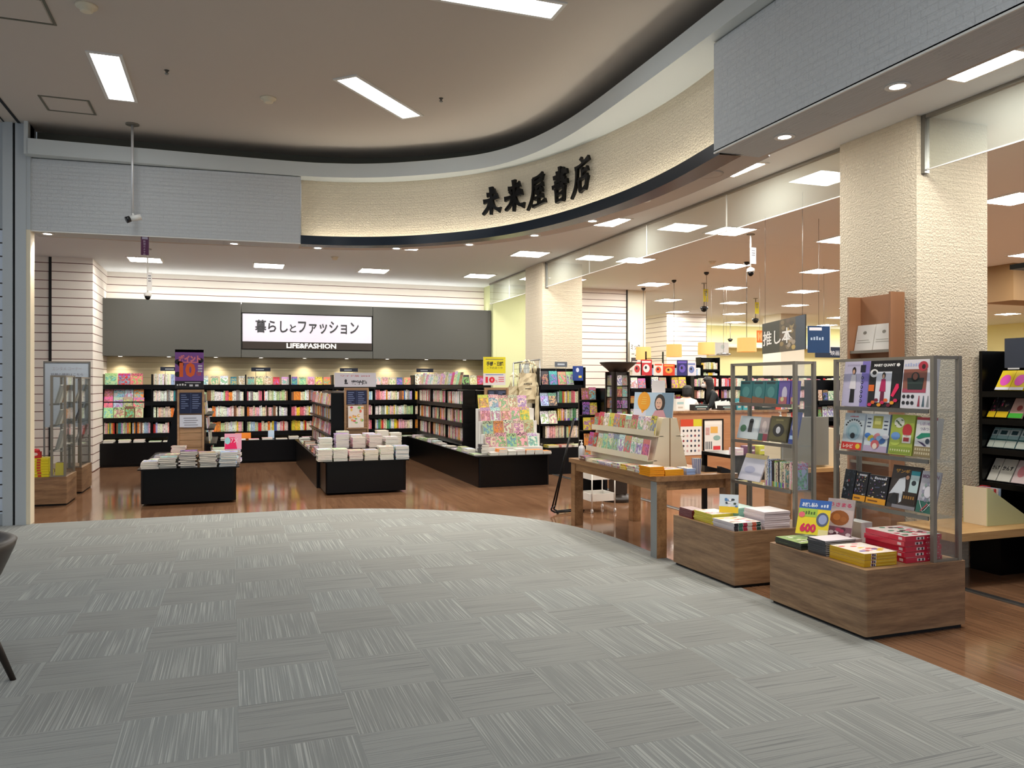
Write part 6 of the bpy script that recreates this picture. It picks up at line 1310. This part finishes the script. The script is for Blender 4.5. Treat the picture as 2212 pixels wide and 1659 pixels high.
# spinner tower
X, Y = 4.86, 9.42; sp_ = thing('spinner_tower', 'tall dark brown revolving tower of small packets left behind the table', 'rack', (X, Y, 0))
MB().lathe([(.2, 0), (.2, .05), (.1, .1)], mat='legwood', n=8).box(-.09, .09, -.09, .09, .1, 1.72, 'legwood').build('core', sp_)
MB().lathe([(.12, 1.72), (.16, 1.76), (.25, 1.83), (.26, 1.85)], mat='legwood', n=8).build('top_crown', sp_)
for s_ in range(4):
    a = s_ * math.pi / 2
    if s_ == 1: continue
    m = MB(); m.T = Matrix.Rotation(a, 4, 'Z'); m.box(-.1, -.085, -.14, -.09, .3, 1.72, 'legwood').box(.085, .1, -.14, -.09, .3, 1.72, 'legwood'); m.build('side_rail', sp_)
    for j in range(9):
        z = .34 + j * .15
        if z < .75: continue
        X_, Y_ = frame_xy((X, Y), a, -.078, -.115)
        for q in range(2):
            X_, Y_ = frame_xy((X, Y), a, -.078 + q * .08, -.118); add('magazine', 9000 + s_ * 20 + j, (X_, Y_, z), (-.03, 0, a), (.074, .012, .135), R.choice(['dark', 'grey', 'white', 'brown', 'grey']), f'on {("front","right","back","left")[s_]} of the revolving tower', 'packet')
# orange magazine rack left of the tower
y = 10.3; xa, xb = onY(1264, y), onY(1302, y); mr = thing('magazine_rack', 'narrow black rack of orange and brown magazines left of the revolving tower', 'rack')
MB().box(xa, xb, y + .2, y + .24, 0, 1.5, 'black').build('back_panel', mr); MB().box(xb, xb + .05, y - .05, y + .24, 0, 1.5, 'black').build('side_panel', mr)
for j in range(5):
    z = .45 + j * .22; yy = y + .02 + .03 * j; MB().box(xa, xb, yy - .02, y + .199, z - .015, z, 'black').build('shelf', mr); faces((xa, yy), 0, 0, xb - xa, 0, z, 'in narrow rack left of revolving tower', (.11, .12), (.17, .19), .004, .08, only=('orange', 'brown', 'dark', 'yellow', 'lilac'))
# black table with goods and pale stand seen through the racks
bt = thing('goods_table', 'black table of boxed goods seen through the second glass rack', 'table')
xa, xb = onY(1590, 7.6), onY(1700, 7.6)
MB().box(xa, xb, 7.6, 8.3, .70, .74, 'black').build('tabletop', bt); MB().box(xa, xb, 7.605, 7.62, .45, .70, 'blackmatte').build('front_panel', bt)
for x in (xa, xb - .05):
    for yy in (7.62, 8.25): MB().box(x, x + .05, yy, yy + .05, 0, .70, 'black').build('leg', bt)
for k, (c, w, h) in enumerate((('e6d0dc', .1, .08), ('7a4a6a', .1, .1), ('d8d84a', .14, .1), ('c8b48a', .12, .14), ('e9e9e9', .14, .16))):
    m = MB(); m.box(0, w, 0, .14, 0, h, 'print', hexc(c)); m.rect(w * .1, h * .4, w * .9, h * .6, 'f0ece6'); tag(m.build('goods_box', None, (xa + .03 + k * .16, 7.64, .741)), f'{("pale pink","purple","yellow","tan","white")[k]} goods box on the black table seen through the rack', 'box')
cb = thing('file_stand', 'pale grey and cream board stand seen through the second rack', 'stand'); xa, xb = onY(1692, 6.6), onY(1790, 6.6)
MB().box(xa, xb, 6.6, 6.63, .72, 1.22, 'greylam').build('board', cb); MB().box(xa - .04, xb + .2, 6.5, 7.0, .66, .70, 'woodshelf').build('table_board', cb); MB().box(xa, xb + .1, 6.64, 6.9, .70, 1.1, 'cream').build('cream_box', cb)
for x in (xa, xb + .1): MB().box(x, x + .06, 6.55, 6.9, 0, .66, 'woodtable').build('leg', cb)
# brown dropped beam far right
struct('beam_far', MB().box(13.5, 24, 10.5, 11.2, 3.1, CS_, 'brownvoid'))
# ================================================================ people
def person(name, label, loc, rz, scale, pose, top, bottom, hairlong, mask=False):
    J = pose; names = list(J); me = bpy.data.meshes.new(name); idx = {k: i for i, k in enumerate(names)}
    E_ = [('pelvis', 'waist'), ('waist', 'chest'), ('chest', 'neck'), ('neck', 'head'), ('head', 'crown')]
    for s in 'LR': E_ += [('chest', 'sh' + s), ('sh' + s, 'el' + s), ('el' + s, 'wr' + s), ('wr' + s, 'pa' + s), ('pelvis', 'hp' + s), ('hp' + s, 'kn' + s), ('kn' + s, 'an' + s), ('an' + s, 'to' + s)]
    V = [J[k][0] for k in names]; Rd = [J[k][1] for k in names]
    for s in 'LR':
        w_ = Vector(J['wr' + s][0]); p_ = Vector(J['pa' + s][0]); d = (p_ - w_).normalized(); side = d.cross(Vector((0, 0, 1))).normalized() * (1 if s == 'L' else -1)
        for q in range(5):
            if q == 0: b = w_ + (p_ - w_) * .5 + side * .03; tip = b + (d * .6 + side * .7) * .04; c2 = tip + d * .025
            else: b = p_ + side * (.03 - .02 * (q - 1)); ln = (.035, .042, .038, .03)[q - 1]; tip = b + d * ln + Vector((0, 0, -.005)); c2 = tip + d * ln * .6 + Vector((0, 0, -.014))
            V += [tuple(b), tuple(tip), tuple(c2)]; Rd += [.010, .009, .007]; n0 = len(V) - 3; E_ += [('pa' + s if q else 'wr' + s, n0), (n0, n0 + 1), (n0 + 1, n0 + 2)]
    ed = [(idx[a] if isinstance(a, str) else a, idx[b] if isinstance(b, str) else b) for a, b in E_]
    me.from_pydata(V, ed, []); o = bpy.data.objects.new(name, me); S.collection.objects.link(o)
    md = o.modifiers.new('s', 'SKIN'); sv = me.skin_vertices[0].data
    for i_, r in enumerate(Rd): sv[i_].radius = r if isinstance(r, tuple) else (r, r); sv[i_].use_root = (i_ == idx['pelvis'])
    o.modifiers.new('d', 'SUBSURF').levels = 2; dg = bpy.context.evaluated_depsgraph_get(); m2 = bpy.data.meshes.new_from_object(o.evaluated_get(dg)); bpy.data.objects.remove(o)
    for mt in (top, 'skin', bottom): m2.materials.append(M[mt])
    nz = J['neck'][0][2]; pz = J['pelvis'][0][2]; hands = [Vector(J['pa' + s][0]) for s in 'LR']
    for p_ in m2.polygons:
        c = p_.center; p_.use_smooth = True
        p_.material_index = 1 if (c.z > nz - .0 or min((c - h).length for h in hands) < .11) else (2 if c.z < pz + .02 else 0)
    o = bpy.data.objects.new(name, m2); S.collection.objects.link(o); o.location = loc; o.rotation_euler = (0, 0, rz); o.scale = (scale,) * 3; tag(o, label, 'person')
    hd = Vector(J['head'][0]); m = MB(); m.T = Matrix.Translation(hd)
    # face: nose, eyes, mouth or mask
    if mask: m.lathe([(.001, -.075), (.045, -.065), (.06, -.03), (.05, .0), (.02, .012)], 0, -.055, 'clothwhite', n=12)
    else: m.ell(0, -.05, .02, .006, 'a05048', .1)
    f = MB(); f.T = Matrix.Translation(hd)
    for sx in (-.032, .032): f.lathe([(.001, .008), (.012, .014), (.012, .022), (.001, .028)], sx, -.082, 'hair', n=8)
    f.lathe([(.001, -.02), (.013, -.016), (.008, .02)], 0, -.1, 'skin', n=8); f.build('face', o)
    if mask: m.build('face_mask', o)
    h = MB(); h.T = Matrix.Translation(hd + Vector((0, .015, .02)))
    prof = [(.02, .115), (.06, .108), (.09, .07), (.095, .02), (.092, -.05), (.09, -.10)] + ([(.105, -.2), (.11, -.3), (.07, -.36)] if hairlong else [(.07, -.12)])
    n_ = 20; i = h.P([(r_ * math.cos(t_) * 1.0, r_ * math.sin(t_) * 1.0 + (0 if z > 0 else .02), z) for r_, z in prof for t_ in (math.radians(-48 + 276 * k / n_) if False else math.radians(-42 + 264 * k / n_) for k in range(n_ + 1))])
    for j in range(len(prof) - 1):
        for k in range(n_): a = i + j * (n_ + 1) + k; h.F_((a, a + n_ + 1, a + n_ + 2, a + 1), 'hair', (1, 1, 1, 1), None, True)
    h.F_([i + k for k in range(n_ + 1)], 'hair', (1, 1, 1, 1)); h.lathe([(.094, .045), (.086, .075), (.055, .11), (.01, .12)], 0, 0, 'hair', n=20)
    h.build('hair', o); return o
base = dict(pelvis=((0, .05, .92), (.16, .11)), waist=((0, .0, 1.05), (.13, .09)), chest=((0, -.08, 1.25), (.16, .11)), neck=((0, -.12, 1.39), .05), head=((0, -.18, 1.50), (.078, .09)), crown=((0, -.17, 1.57), .06),
    shL=((.17, -.09, 1.31), .06), elL=((.24, -.18, 1.08), .045), wrL=((.16, -.40, 1.12), .028), paL=((.13, -.48, 1.12), (.035, .018)), shR=((-.17, -.09, 1.31), .06), elR=((-.24, -.18, 1.08), .045), wrR=((-.16, -.40, 1.14), .028), paR=((-.13, -.48, 1.14), (.035, .018)),
    hpL=((.09, .05, .88), .095), knL=((.1, .03, .48), .06), anL=((.1, .06, .08), .04), toL=((.1, -.08, .035), .035), hpR=((-.09, .05, .88), .095), knR=((-.1, .03, .48), .06), anR=((-.1, .06, .08), .04), toR=((-.1, -.08, .035), .035))
X, Y = onY(1549, 12.55), 12.55
person('person', 'person with long black hair, white mask and dark jacket looking down behind the counter', (X, Y, .03), -1.95, 1.02, base, 'cloth', 'cloth', True, True)
m = MB(); 
for j in range(5): m.quad([(-.16 + .06 * j, -.02, .0), (-.1 + .06 * j, -.04, .0), (-.09 + .06 * j, .02, .13 + .02 * (j % 2)), (-.15 + .06 * j, .03, .12)], 'clothwhite')
m.box(-.15, .16, -.06, .06, -.02, .0, 'magblack'); tag(m.build('paper_bundle', None, (X - .22, Y - .5, 1.125)), 'bundle of white papers in front of the woman at the counter', 'papers')
X, Y = onY(1481, 12.4), 12.4
person('person', 'person with short dark hair and white top mostly hidden behind the bookcase', (X, Y, 0), 2.4, .94, base, 'clothwhite', 'cloth', False, False)
flush()
